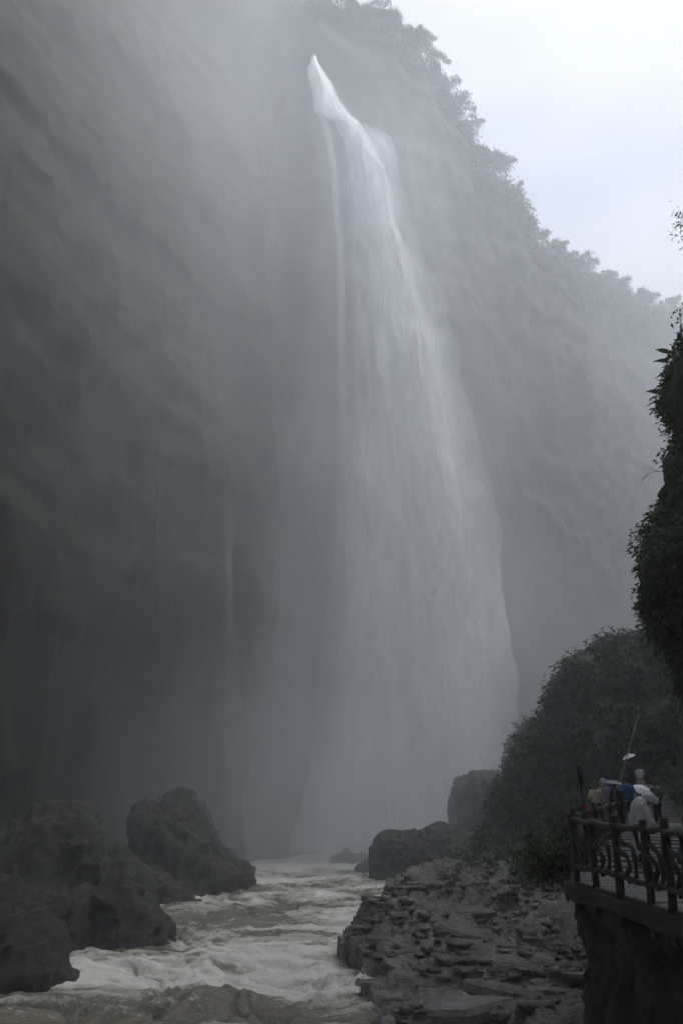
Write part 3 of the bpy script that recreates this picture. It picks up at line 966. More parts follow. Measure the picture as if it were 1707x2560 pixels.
# ------------------------------------------------------------------ foliage
def leaf_cloud(name, P, D, size, mat, rng, aspect=0.42, fold=0.25, parent=None):
    """one mesh of many folded leaves; P centres (n,3), D axis directions (n,3), size (n,)"""
    n = len(P)
    D = D / (np.linalg.norm(D, axis=1)[:, None] + 1e-9)
    R = rng.normal(size=(n, 3))
    S = np.cross(D, R); S /= np.linalg.norm(S, axis=1)[:, None] + 1e-9
    U = np.cross(S, D)
    L = size[:, None]
    a = P - D * L * 0.5
    b = P + D * L * 0.5 - U * L * 0.15
    m = P + U * L * fold * 0.3
    l_ = m + S * L * aspect * 0.5 - D * L * 0.05
    r_ = m - S * L * aspect * 0.5 - D * L * 0.05
    V = np.stack([a, l_, b, r_], axis=1).reshape(-1, 3)
    i = np.arange(n)[:, None] * 4
    F = np.concatenate([i + np.array([0, 1, 2]), i + np.array([0, 2, 3])], axis=0)
    me = quads_mesh(name, V, F)
    return link(name, me, mat, parent, smooth=False)

def cover(name, src, n_clump, per, clump_r, leaf, mat, seed, mask=None, push=0.6, droop=0.6):
    """clumps of leaves growing on the surface of src"""
    rng = np.random.default_rng(seed)
    co, no = coords_of(src.data).astype(float), normals_of(src.data).astype(float)
    ok = np.arange(len(co)) if mask is None else np.nonzero(mask(co, no))[0]
    idx = rng.choice(ok, n_clump)
    cr = clump_r * rng.uniform(0.5, 1.3, n_clump)
    cen = co[idx] + no[idx] * (cr * push * 0.5)[:, None]
    k = np.repeat(np.arange(n_clump), per)
    g = rng.normal(size=(len(k), 3))
    g /= np.linalg.norm(g, axis=1)[:, None]
    rad = cr[k] * rng.uniform(0.35, 1.0, len(k)) ** 0.6
    P = cen[k] + g * rad[:, None]
    inside = ((P - co[idx][k]) * no[idx][k]).sum(1) < -0.05 * clump_r
    P, g, k = P[~inside], g[~inside], k[~inside]
    D = g * 0.8 + rng.normal(size=g.shape) * 0.5 + no[idx][k] * 0.3 + np.array([0, 0, -droop])
    sz = leaf * rng.uniform(0.55, 1.35, len(k))
    return leaf_cloud(name, P, D, sz, mat, rng)

M['leaf_dark'] = leaf_mat('dark_leaves', (0.018, 0.030, 0.012), (0.05, 0.075, 0.028))
M['leaf_mid'] = leaf_mat('wet_leaves', (0.022, 0.038, 0.014), (0.075, 0.105, 0.04))
M['leaf_bamboo'] = leaf_mat('bamboo_leaves', (0.04, 0.06, 0.02), (0.10, 0.13, 0.045), trans=0.45)

def visible(co):
    """rough test: in or near the picture"""
    dep = co[:, 1] * CT + (co[:, 2] - EYE) * ST
    u = PW / 2 + FPX * co[:, 0] / np.maximum(dep, 1)
    v = PH / 2 - FPX * (-co[:, 1] * ST + (co[:, 2] - EYE) * CT) / np.maximum(dep, 1)
    return (dep > 5) & (u > -250) & (u < PW + 250) & (v > -250) & (v < PH + 100)

def patchy(co, s, seed, th):
    return fbm(co / s, 3, seed) > th

tag(cover('hill_scrub', hill, 5200, 14, 0.75, 0.42, M['leaf_dark'], 21, lambda c, n: visible(c) & (c[:, 2] > -5.0)), 'dense dark scrub covering the hill behind the visitors', 'scrub', kind='stuff')
tag(cover('hump_scrub', hump, 700, 12, 0.8, 0.45, M['leaf_dark'], 22, lambda c, n: visible(c) & (c[:, 2] > -3)), 'hazy scrub on the small hump beyond the hill', 'scrub', kind='stuff')
tag(cover('bank_scrub', bank, 900, 14, 0.5, 0.3, M['leaf_dark'], 23, lambda c, n: visible(c) & (c[:, 2] > -5.2)), 'low dark scrub on the bank below the path', 'scrub', kind='stuff')
tag(cover('creeper', over, 6500, 13, 0.34, 0.19, M['leaf_mid'], 24, lambda c, n: visible(c) & patchy(c, 2.2, 2401, -0.35)), 'leafy creeper clothing the overhanging rock on the right', 'creeper', kind='stuff')
def rim_mask(o, lo, hi):
    nu, nv = o['rim']
    row = np.arange(len(o.data.vertices)) // nu
    return lambda c, n: visible(c) & (row >= nv - lo) & (row <= nv + hi)
tag(cover('rim_thicket', fc, 4200, 24, 1.7, 0.6, M['leaf_bamboo'], 27, rim_mask(fc, 9, 3), push=1.3, droop=0.9), 'bushy thicket along the skyline of the far cliff', 'thicket', kind='stuff')
tag(cover('lip_thicket', lc, 900, 22, 1.3, 0.5, M['leaf_bamboo'], 28, lambda c, n: rim_mask(lc, 8, 3)(c, n) & (c[:, 1] > 80), push=1.0, droop=0.8), 'thicket on the cliff edge left of the fall lip', 'thicket', kind='stuff')
tag(cover('verge_scrub', verge, 1500, 14, 0.5, 0.22, M['leaf_dark'], 29, lambda c, n: visible(c) & (c[:, 2] > 0.5)), 'dark scrub on the slope right of the path', 'scrub', kind='stuff')

# bamboo arching over the skyline
def bamboo_meshes(seed, nculm, h, arch):
    rng = np.random.default_rng(seed)
    bm = bmesh.new()
    LP, LD = [], []
    for c in range(nculm):
        az = rng.uniform(0, 2 * math.pi) if nculm > 1 else 0.0
        hh = h * rng.uniform(0.75, 1.1)
        ar = arch * rng.uniform(0.6, 1.2)
        bx, by = rng.normal(0, 0.35, 2)
        pts = []
        for k in range(15):
            t = k / 14
            out = ar * t ** 2.4
            z = hh * (t - 0.36 * max(0, t - 0.5) ** 1.6 * 4 * ar / 3.0)
            pts.append(Vector((bx + out * math.cos(az), by + out * math.sin(az), z)))
        tube(bm, pts, [0.07 * (1 - 0.85 * k / 14) for k in range(15)], 6)
        for k in range(260 if nculm > 1 else 700):
            t = rng.uniform(0.28, 1.0) ** 0.8
            f = t * 14; i = min(int(f), 13)
            p = pts[i].lerp(pts[i + 1], f - i)
            sp = 0.75 * (1.15 - t)+0.16
            q = np.array(p) + rng.normal(0, sp, 3) * np.array([1, 1, 0.8]) + np.array([0, 0, -0.25])
            LP.append(q); LD.append(rng.normal(0, 0.6, 3) + np.array([math.cos(az) * 0.3, math.sin(az) * 0.3, -0.9]))
    bmesh.ops.recalc_face_normals(bm, faces=bm.faces)
    cm = bpy.data.meshes.new('culm'); bm.to_mesh(cm); bm.free()
    cm.materials.append(M['culm'])
    lo = leaf_cloud('foliage', np.array(LP), np.array(LD), np.random.default_rng(seed).uniform(0.35, 0.75, len(LP)), M['leaf_bamboo'], rng, aspect=0.3)
    lm = lo.data
    bpy.data.objects.remove(lo)
    return cm, lm
M['culm'] = plain('bamboo_culm', (0.10, 0.12, 0.05), 0.5)
BAM = [bamboo_meshes(60 + k, n, h, a) for k, (n, h, a) in enumerate([(4, 6.5, 2.6), (5, 5.2, 2.0), (3, 7.5, 3.6), (1, 8.0, 4.2), (6, 4.2, 1.6)])]
def bamboo(u, v, kind, scale, rz, label, Y=None):
    Y = far_Y(u) if Y is None else Y
    p = at(u, v, Y)
    root = empty('bamboo', p, rz)
    root.scale = (scale,) * 3
    cm, lm = BAM[kind]
    a = link('culm', cm, None, root, smooth=False); b = link('foliage', lm, None, root, smooth=False)
    tag(root, label, 'bamboo', 'bamboo along the cliff skyline')
    return root
rnd = random.Random(91)
us = list(range(850, 1690, 26))
ORD = 'first second third fourth fifth sixth seventh eighth ninth tenth eleventh twelfth thirteenth fourteenth fifteenth sixteenth seventeenth eighteenth nineteenth twentieth'.split()
ORD += ['twenty-' + w for w in ORD[:9]] + ['thirtieth'] + ['thirty-' + w for w in ORD[:9]]
for q, u in enumerate(us):
    v = float(np.interp(u, [p[0] for p in sk], [p[1] for p in sk]))
    bamboo(u + rnd.uniform(-8, 8), v + rnd.uniform(-8, 18), rnd.choice([0, 0, 1, 1, 4, 2]), rnd.uniform(0.75, 1.25), rnd.uniform(0, 6.28), 'bamboo clump on the far cliff skyline, %s counted down from the top left' % ORD[q])
bamboo(1046, 112, 3, 0.8, -0.1, 'single arching bamboo stem curling against the sky, highest on the skyline')
bamboo(1074, 165, 3, 0.95, 0.1, 'single long bamboo stem arching right, just below the highest one')
bamboo(1195, 330, 2, 0.7, 0.2, 'bamboo spray drooping off the steep middle of the skyline')
bamboo(1405, 640, 2, 0.8, 0.0, 'bamboo leaning out to the right above the lower skyline notch')
for q, (u, v) in enumerate(((722, 30), (740, 62), (762, 105), (790, 140))):
    bamboo(u, v + 14, 4, rnd.uniform(0.5, 0.75), rnd.uniform(0, 6), 'small bamboo clump on the cliff edge by the fall lip, %s from the top' % ORD[q], 98.0)

# broad-leaved plants hanging from the overhanging rock
M['leaf_big'] = leaf_mat('broad_leaves', (0.05, 0.07, 0.03), (0.11, 0.14, 0.07), rough=0.25)
M['stem'] = plain('stem', (0.06, 0.07, 0.03), 0.6)
def big_leaf(bm, base, d, size):
    d = Vector(d).normalized()
    s = d.cross(Vector((0, 0, 1))).normalized()
    up = s.cross(d)
    rows = []
    for k, (t, w) in enumerate(((0, .05), (.12, .34), (.35, .46), (.6, .38), (.82, .2), (1.0, .02))):
        c = base + d * (t * size) - Vector((0, 0, 1)) * (0.30 * size * t * t)
        rows.append([bm.verts.new(c - s * w * size * .5 + up * .06 * size), bm.verts.new(c), bm.verts.new(c + s * w * size * .5 + up * .06 * size)])
    for a, b in zip(rows[:-1], rows[1:]):
        bm.faces.new((a[0], a[1], b[1], b[0])); bm.faces.new((a[1], a[2], b[2], b[1]))
def broad_plant(anchor, tips, label):
    root = empty('broadleaf_plant', anchor)
    for (u, v, Y, size, dx, dz) in tips:
        p = at(u, v, Y) - anchor
        bm = bmesh.new()
        tube(bm, spline([Vector((0, 0, 0)), p * 0.5 + Vector((0, 0, 0.25)), p], 10), [0.014] * 10, 5)
        from_bm('stem', bm, M['stem'], root)
        bm = bmesh.new()
        big_leaf(bm, p, (dx, random.uniform(-.4, .2), dz), size)
        from_bm('leaf', bm, M['leaf_big'], root)
    tag(root, label, 'plant')
broad_plant(at(1690, 900, 25), [(1672, 885, 24.4, .62, -1, .5), (1665, 905, 24.2, .6, -1, .1), (1668, 930, 24.2, .5, -1, -.3), (1680, 915, 24.0, .55, -.4, -.6), (1690, 880, 24.3, .5, .3, .5)], 'upper broad-leaved plant jutting from the right-hand rock')
broad_plant(at(1690, 990, 25), [(1668, 960, 24.3, .6, -1, -.2), (1650, 985, 24.2, .66, -1, .25), (1655, 1003, 24.0, .62, -1, -.1), (1672, 1010, 24.0, .7, -.7, -.4), (1690, 1000, 23.9, .7, .2, .1), (1645, 1018, 24.2, .5, -.8, -.5), (1700, 985, 24.0, .6, .8, .2)], 'lower broad-leaved plant with pale wet leaves on the right-hand rock')

# twigs and hanging branches
def twig(name, pts_px, Y, r, mat, label, leaves=0, seed=0, leaf=0.12):
    base = at(*pts_px[0], Y)
    root = empty(name, base)
    for k, path in enumerate([pts_px]):
        bm = bmesh.new()
        pts = spline([at(u, v, Y) - base for u, v in path], 22)
        tube(bm, pts, [r * (1 - 0.75 * i / 21) for i in range(22)], 6)
        rg = random.Random(seed)
        for j in range(7):
            i = rg.randint(6, 20)
            a = pts[i]
            d = (pts[min(i + 1, 21)] - pts[i - 1]).normalized() * rg.uniform(.2, .45) + Vector((rg.uniform(-.2, .2), rg.uniform(-.2, .2), rg.uniform(-.25, .2)))
            tube(bm, [a, a + d * .5 + Vector((0, 0, .03)), a + d], [r * .45, r * .35, r * .15], 5)
        from_bm('stem', bm, M['bark'], root)
        if leaves:
            rng = np.random.default_rng(seed)
            ix = rng.integers(4, 22, leaves)
            P = np.array([tuple(pts[i]) for i in ix]) + rng.normal(0, 0.17, (leaves, 3))
            leaf_cloud('foliage', P, rng.normal(0, .5, (leaves, 3)) + np.array([-.3, 0, -.8]), leaf * rng.uniform(.6, 1.3, leaves), M['leaf_mid'], rng, parent=root)
    tag(root, label, 'branch')
M['bark'] = plain('bark', (0.035, 0.03, 0.024), 0.8)
twig('twig', [(1668, 1180), (1645, 1178), (1625, 1182), (1610, 1195)], 25.5, 0.014, M['bark'], 'bare thin twig sticking out of the right-hand rock')
twig('branch', [(1790, 480), (1745, 500), (1712, 530), (1700, 560), (1703, 600)], 20.0, 0.012, M['bark'], 'leafy branch tip hanging in at the right edge of the sky', 150, 5, 0.13)
twig('branch', [(1800, 740), (1750, 750), (1712, 772), (1697, 800)], 20.0, 0.014, M['bark'], 'thin branch with a few leaves at the right edge above the rock', 50, 6, 0.16)

# the bush at the corner of the railing and some lower ones
def bush(p, r, h, n, label, seed, leaf=0.11, lean=(0, 0, 0)):
    lean = Vector(lean)
    rng = np.random.default_rng(seed)
    root = empty('bush', p)
    bm = bmesh.new()
    LP, LD = [], []
    for k in range(16):
        az, el = rng.uniform(0, 6.28), rng.uniform(0.15, 1.0)
        e = Vector((r * math.cos(az) * (1.1 - el * .6), r * math.sin(az) * (1.1 - el * .6), h * (0.25 + 0.75 * el))) + lean
        pts = spline([Vector((0, 0, -0.05)), e * .5 + Vector((0, 0, .12 * h)), e], 8)
        tube(bm, pts, [0.018 * (1 - .1 * i) for i in range(8)], 5)
        m = n // 16
        t = rng.uniform(.35, 1.0, m) * 7
        for q in t:
            i = min(int(q), 6)
            LP.append(np.array(pts[i].lerp(pts[i + 1], q - i)) + rng.normal(0, .16 * r + .05, 3)); LD.append(rng.normal(0, .6, 3) + np.array([0, 0, -.25]))
    from_bm('stem', bm, M['bark'], root)
    leaf_cloud('foliage', np.array(LP), np.array(LD), leaf * rng.uniform(.6, 1.35, len(LP)), M['leaf_mid'], rng, aspect=.5, parent=root)
    tag(root, label, 'bush', 'bushes below the path')
bush(Vector((4.80, 17.2, -0.30)), 0.72, 1.25, 2200, 'dense green bush growing out of the wall in front of the railing corner', 31, lean=(-0.62, 0.1, -0.45))
bush(Vector((5.45, 19.0, -0.20)), 0.6, 0.9, 900, 'smaller bush growing from the wall beyond the railing corner', 32, lean=(-0.35, 0, -0.1))
_b = at(1330, 2200, 52.0)
bush(Vector((_b.x, _b.y, float(shelf_top(np.array([_b.x]), np.array([_b.y]))[0]))), 1.5, 1.9, 1500, 'wide bush at the far top end of the stone shelf', 33, .24)

# ------------------------------------------------------------------ visitors
def ell(bm, c, r, seg=14, rings=10, rot=None):
    mat = Matrix.Translation(Vector(c)) @ (rot or Matrix.Identity(4)) @ Matrix.Diagonal((*r, 1))
    bmesh.ops.create_uvsphere(bm, u_segments=seg, v_segments=rings, radius=1.0, matrix=mat)

def limb(bm, pts, rad, seg=12):
    pts = [Vector(p) for p in pts]
    tube(bm, pts, rad, seg)
    for p, r in zip(pts, rad):
        rr = r if not isinstance(r, tuple) else min(r)
        ell(bm, p, (rr * .98,) * 3, 10, 8)

def remeshed(name, bm, mat, parent, voxel=0.014, smooth=3):
    o = from_bm(name, bm, mat, parent)
    r = o.modifiers.new('remesh', 'REMESH'); r.mode = 'VOXEL'; r.voxel_size = voxel; r.use_smooth_shade = True
    if smooth:
        s = o.modifiers.new('smooth', 'SMOOTH'); s.iterations = smooth; s.factor = 0.5
    return o

def fabric(name, col, rough=0.8, sheen=0.0):
    return plain(name, col, rough, 0.18, 9.0)
SKIN = fabric('skin', (0.42, 0.27, 0.19), 0.5)
HAIR = fabric('black_hair', (0.012, 0.010, 0.009), 0.45)
HAIR_B = fabric('brown_hair', (0.16, 0.095, 0.05), 0.5)
SHOE = fabric('dark_shoes', (0.03, 0.03, 0.032), 0.6)
WHITE = fabric('white_cloth', (0.62, 0.62, 0.62))
BLUE = fabric('blue_cloth', (0.035, 0.13, 0.30))
NAVY = fabric('navy_cloth', (0.018, 0.022, 0.04))
BLACK = fabric('black_cloth', (0.014, 0.014, 0.016))
CREAM = fabric('cream_cloth', (0.42, 0.38, 0.29))
PINK = fabric('faded_pink_cloth', (0.30, 0.22, 0.24))
PALEBLUE = fabric('pale_blue_plastic', (0.34, 0.40, 0.58), 0.3)
RED = fabric('red_cloth', (0.50, 0.02, 0.025))
GREYC = fabric('grey_cloth', (0.16, 0.16, 0.17))

def hand(bm, w, d, side, held=False):
    """palm and five unequal bent fingers beyond the wrist w, along d"""
    d = Vector(d).normalized()
    s = Vector((side, 0, 0)) - d * d.dot(Vector((side, 0, 0)))
    s = s.normalized() if s.length > 0.1 else Vector((0, 1, 0))
    n = d.cross(s)
    c = w + d * 0.05
    tube(bm, [w, w + d * 0.03, w + d * 0.09], [(0.026, 0.022), (0.036, 0.018), (0.038, 0.016)], 10)
    for k, L in enumerate((0.065, 0.075, 0.07, 0.055)):
        b = w + d * 0.085 + s * (-0.027 + 0.018 * k)
        curl = -n * (0.035 if held else 0.015)
        limb(bm, [b, b + d * L * .5 + curl * .3, b + d * L * .85 + curl], [0.0095, 0.009, 0.008], 7)
    b = w + d * 0.03 - s * 0.03
    limb(bm, [b, b - s * 0.028 + d * 0.025, b - s * 0.03 + d * 0.055], [0.011, 0.0105, 0.009], 7)

def person(label, loc, rz, height=1.68, arms=None, stride=0.0, top=None, bottom=None, hair=HAIR, long_hair=False, bottoms='shorts', sleeves='short', lean=0.0, hood=None, skirt=False, hips=0.9):
    """faces +Y of its own frame; arms: two lists [elbow, wrist] for the left and right hand"""
    k = height / 1.68
    root = empty('person', loc, rz)
    root.scale = (k, k, k)
    tag(root, label, 'person', 'visitors on the path')
    S = lambda x, y, z: Vector((x, y + lean * max(0, z - 0.9), z))
    arms = arms or [[(-0.24, -0.02, 1.10), (-0.25, 0.06, 0.86)], [(0.24, -0.02, 1.10), (0.25, 0.06, 0.86)]]
    bm = bmesh.new()
    # torso, neck and head
    tube(bm, [S(0, 0, .84), S(0, 0, .95), S(0, .005, 1.08), S(0, 0, 1.24), S(0, -.005, 1.36), S(0, 0, 1.42), S(0, .01, 1.50)],
         [(.14, .10), (.16, .115), (.135, .10), (.16, .11), (.13, .085), (.06, .06), (.05, .052)], 16)
    hc = S(0, 0.02, 1.575)
    ell(bm, hc, (.074, .092, .112))
    ell(bm, hc + Vector((0, .045, -.06)), (.048, .05, .05))
    ell(bm, hc + Vector((0, .098, -.012)), (.012, .018, .022))
    for s in (-1, 1):
        ell(bm, hc + Vector((s * .076, -.005, -.01)), (.012, .02, .03))
    legs = []
    for i, s in enumerate((-1, 1)):
        f = stride * s
        hip, knee, ank = Vector((s * .085, 0, .88)), Vector((s * .095, .03 + f * .5, .48)), Vector((s * .10, f, .085))
        legs.append((hip, knee, ank))
        limb(bm, [hip, hip.lerp(knee, .5), knee, knee.lerp(ank, .35), ank], [.088, .075, .056, .055, .038])
        limb(bm, [ank + Vector((0, -.04, -.045)), ank + Vector((0, .06, -.055)), ank + Vector((0, .15, -.062))], [.034, .034, .024])
        sh = S(s * .165, 0, 1.36)
        el, wr = Vector(arms[i][0]), Vector(arms[i][1])
        limb(bm, [sh, sh.lerp(el, .5), el, el.lerp(wr, .4), wr], [.052, .044, .038, .036, .026])
        hand(bm, wr, wr - el, s, len(arms[i]) > 2)
    body = remeshed('body', bm, SKIN, root, 0.011, 2)
    for s in (-1, 1):
        bm = bmesh.new(); ell(bm, hc + Vector((s * .03, .083, .008)), (.011, .008, .008), 8, 6); from_bm('eye', bm, BLACK, root)
    bm = bmesh.new(); ell(bm, hc + Vector((0, .088, -.055)), (.022, .007, .006), 8, 6); from_bm('mouth', bm, PINK, root)
    # hair
    if hood is None:
        bm = bmesh.new()
        ell(bm, hc + Vector((0, -.014, .022)), (.082, .096, .108))
        if long_hair:
            ell(bm, hc + Vector((0, -.05, -.09)), (.085, .06, .13))
            ell(bm, hc + Vector((0, -.055, -.20)), (.075, .045, .10))
        else:
            ell(bm, hc + Vector((0, -.04, -.03)), (.072, .062, .07))
        remeshed('hair', bm, hair, root, 0.014, 2)
    else:
        bm = bmesh.new()
        ell(bm, hc + Vector((0, -.03, .02)), (.105, .115, .135))
        ell(bm, hc + Vector((0, -.035, -.09)), (.115, .10, .09))
        remeshed('hood', bm, hood, root, 0.016, 3)
    # upper garment
    if top is not None:
        bm = bmesh.new()
        lowz = .86 if not skirt else .70
        tube(bm, [S(0, 0, lowz), S(0, 0, .96), S(0, 0, 1.10), S(0, 0, 1.25), S(0, -.005, 1.36), S(0, 0, 1.425)],
             [(.19, .145), (.18, .135), (.168, .128), (.185, .135), (.165, .108), (.075, .075)], 18)
        for i, s in enumerate((-1, 1)):
            sh = S(s * .155, 0, 1.355); el, wr = Vector(arms[i][0]), Vector(arms[i][1])
            if sleeves == 'long':
                tube(bm, [sh, sh.lerp(el, .5), el, el.lerp(wr, .5), wr], [.076, .066, .06, .052, .044], 12); ell(bm, el, (.058,) * 3)
            else:
                tube(bm, [sh, sh.lerp(el, .45), sh.lerp(el, .85)], [.076, .07, .068], 12)
            ell(bm, sh, (.074,) * 3)
        remeshed('shirt', bm, top, root, 0.014, 2)
    if bottom is not None:
        bm = bmesh.new()
        if bottoms == 'skirt':
            tube(bm, [Vector((0, 0, .98)), Vector((0, 0, .85)), Vector((0, .02, .6)), Vector((0, .03, .42))], [(.165, .125), (.2, .155), (.24, .19), (.27, .21)], 18)
        else:
            tube(bm, [Vector((0, 0, 1.0)), Vector((0, 0, .92)), Vector((0, 0, .82))], [(.168, .128), (.182, .142), (.165, .135)], 16)
            for hip, knee, ank in legs:
                if bottoms == 'shorts':
                    tube(bm, [hip, hip.lerp(knee, .5), hip.lerp(knee, .95)], [.105, .10, .098], 12)
                else:
                    tube(bm, [hip, hip.lerp(knee, .5), knee, knee.lerp(ank, .5), ank + Vector((0, 0, .02))], [.105, .094, .078, .072, .066], 12)
        remeshed({'skirt': 'skirt', 'shorts': 'shorts'}.get(bottoms, 'trousers'), bm, bottom, root, 0.014, 2)
    for hip, knee, ank in legs:
        bm = bmesh.new()
        limb(bm, [ank + Vector((0, -.045, -.04)), ank + Vector((0, .06, -.045)), ank + Vector((0, .155, -.053))], [.043, .043, .033])
        bmesh.ops.bisect_plane(bm, geom=bm.verts[:] + bm.edges[:] + bm.faces[:], plane_co=(0, 0, 0.003), plane_no=(0, 0, 1), clear_inner=True)
        remeshed('shoe', bm, SHOE, root, 0.013, 1) if False else from_bm('shoe', bm, SHOE, root)
    return root

def umbrella(label, top, axis, R, mat, length=0.85, depth=0.28, hookmat=None):
    """open umbrella: top point of the canopy, direction in which the shaft runs down"""
    ax = Vector(axis).normalized()
    root = empty('umbrella', top)
    root.rotation_mode = 'QUATERNION'
    root.rotation_quaternion = (-ax).to_track_quat('Z', 'Y')
    bm = bmesh.new()
    nr, ns = 8, 48
    rings = []
    for i in range(1, nr + 1):
        t = i / nr
        ring = []
        for k in range(ns):
            a = 2 * math.pi * k / ns
            g = (k % 6) / 6.0
            sag = math.sin(math.pi * g)
            r = R * t * (1 - 0.05 * sag * t)
            z = -depth * R / 0.5 * (1 - math.cos(t * 1.45)) * (1 - 0.10 * sag * t)
            ring.append(bm.verts.new((r * math.cos(a), r * math.sin(a), z)))
        rings.append(ring)
    tip = bm.verts.new((0, 0, 0.0))
    for k in range(ns):
        bm.faces.new((tip, rings[0][k], rings[0][(k + 1) % ns]))
        for i in range(nr - 1):
            bm.faces.new((rings[i][k], rings[i + 1][k], rings[i + 1][(k + 1) % ns], rings[i][(k + 1) % ns]))
    from_bm('canopy', bm, mat, root)
    for k in range(8):
        bm = bmesh.new()
        a = 2 * math.pi * k / 8
        pts = []
        for i in range(0, 9):
            t = i / 8
            pts.append(Vector((R * t * math.cos(a), R * t * math.sin(a), -depth * R / 0.5 * (1 - math.cos(t * 1.45)) - 0.006)))
        tube(bm, pts, [0.004] * 9, 5)
        from_bm('rib', bm, GREYC, root)
    bm = bmesh.new(); tube(bm, [(0, 0, 0.06), (0, 0, 0), (0, 0, -length)], [0.004, 0.006, 0.006], 6); from_bm('shaft', bm, GREYC, root)
    bm = bmesh.new(); tube(bm, spline([(0, 0, -length + .1), (0, 0, -length), (0.02, 0, -length - .03), (0.045, 0, -length - .02)], 10), [0.011] * 10, 7); from_bm('handle', bm, BLACK, root)
    tag(root, label, 'umbrella', 'umbrellas held by the visitors')
    return root

def spot(u, Y, z=None):
    """a place on the path in the direction of column u at distance Y"""
    z = path_z(Y) + 0.08 if z is None else z
    dep = Y * CT + (z + 1.3 - EYE) * ST
    return Vector(((u - PW / 2) / FPX * dep, Y, z))

A_DOWN = None
def carry(x): return [[(-0.22, 0.02, 1.12), (-0.12, 0.16, 1.14)], [(0.22, 0.02, 1.12), (0.12, 0.16, 1.14)]]
def hold_up(side):
    a = [[(-0.24, -.02, 1.10), (-.25, .06, .86)], [(.24, -.02, 1.10), (.25, .06, .86)]]
    i = 0 if side < 0 else 1
    a[i] = [(side * .24, .10, 1.12), (side * .15, .24, 1.28), True]
    return a

# group at the bend
p = spot(1486, 26.5)
person('person in a cream top with brown hair beside the railing, seen from behind', p, 0.15, 1.54, carry(0), 0.05, CREAM, NAVY, HAIR_B, True, 'trousers', 'short')
p = spot(1507, 28.5)
person('person in a pale blue hood and faded pink top, right of the cream one', p, -0.2, 1.62, carry(0), -.04, PINK, GREYC, HAIR, False, 'trousers', 'long', hood=PALEBLUE)
p = spot(1538, 26.8)
person('person in black under the dark flat-topped umbrella', p, -0.5, 1.50, hold_up(1), 0.06, BLACK, BLACK, HAIR, True, 'trousers', 'long')
umbrella('dark umbrella with a pale rim held low over the person in black', p + Vector((-0.02, 0.2, 1.60)), (-0.10, 0.1, -1), 0.36, plain('charcoal_umbrella', (0.05, 0.055, 0.06), 0.35), 0.62, 0.16)
bagp = p + Vector((-0.1, -0.16, 0.88))
bm = bmesh.new(); bmesh.ops.create_cube(bm, size=1.0, matrix=Matrix.Translation((0, 0, 0)) @ Matrix.Diagonal((.13, .05, .17, 1)))
bmesh.ops.bevel(bm, geom=bm.edges[:], offset=.018, segments=2, affect='EDGES')
bag = empty('bag', bagp); tag(bag, 'small white shoulder bag on the person in black', 'bag')
from_bm('pouch', bm, WHITE, bag)
bm = bmesh.new(); tube(bm, spline([(-.05, 0, .08), (-.02, .02, .3), (.1, .06, .5), (.16, .12, .52)], 10), [.008] * 10, 5); from_bm('strap', bm, WHITE, bag)
p = spot(1567, 30.5)
person('person in a blue T-shirt and dark shorts walking away', p, 0.0, 1.72, [[(-0.26, -.03, 1.10), (-.29, .05, .86)], [(.25, -.04, 1.10), (.27, .0, .85)]], 0.10, BLUE, NAVY, HAIR, False, 'shorts', 'short')
# higher up on the steps
p = spot(1574, 46.0)
person('person in dark blue under the tilted white umbrella, highest on the steps', p, 0.1, 1.72, hold_up(1), 0.08, NAVY, NAVY, HAIR, False, 'trousers', 'long')
umbrella('white umbrella tilted edge-on, highest on the steps', p + Vector((0.0, 0.2, 1.98)), (0.42, 0.05, -1), 0.40, WHITE, 0.75, 0.26)
p = spot(1597, 44.0)
person('person in a white top and cream skirt with a red belt on the steps', p, -0.1, 1.60, carry(0), 0.05, WHITE, CREAM, HAIR, False, 'skirt', 'short')
bm = bmesh.new()
tube(bm, [(0, 0, .90), (0, 0, .97)], [(.205, .16), (.19, .145)], 18); 
belt = from_bm('belt', bm, RED); tag(belt, 'red sash at the waist of the white-topped person', 'sash'); belt.location = p; belt.scale = (.953,) * 3; belt.rotation_euler = (0, 0, -.1)
p = spot(1608, 36.0)
person('person hidden beneath the flowered umbrella', p, 0.1, 1.45, hold_up(-1), 0.05, BLACK, NAVY, HAIR, True, 'trousers', 'long')
def floral():
    m, n, l, b = new_mat('flowered_cloth')
    tc = n.new('ShaderNodeTexCoord')
    v = n.new('ShaderNodeTexVoronoi'); v.inputs['Scale'].default_value = 9.0
    l.new(tc.outputs['Object'], v.inputs['Vector'])
    r = ramp(n, [(0.0, (0.06, 0.10, 0.42)), (0.22, (0.20, 0.26, 0.60)), (0.34, (0.80, 0.81, 0.84))])
    l.new(v.outputs['Distance'], r.inputs['Fac']); l.new(r.outputs['Color'], b.inputs['Base Color'])
    b.inputs['Roughness'].default_value = 0.5
    return m
umbrella('white umbrella with blue flowers, tipped towards the camera', p + Vector((-0.08, -0.10, 1.50)), (-0.10, 0.55, -1), 0.42, floral(), 0.7, 0.24)
p = spot(1636, 33.0)
person('person in dark grey standing right of the flowered umbrella', p, 0.3, 1.66, None, 0.0, GREYC, BLACK, HAIR, False, 'trousers', 'long')

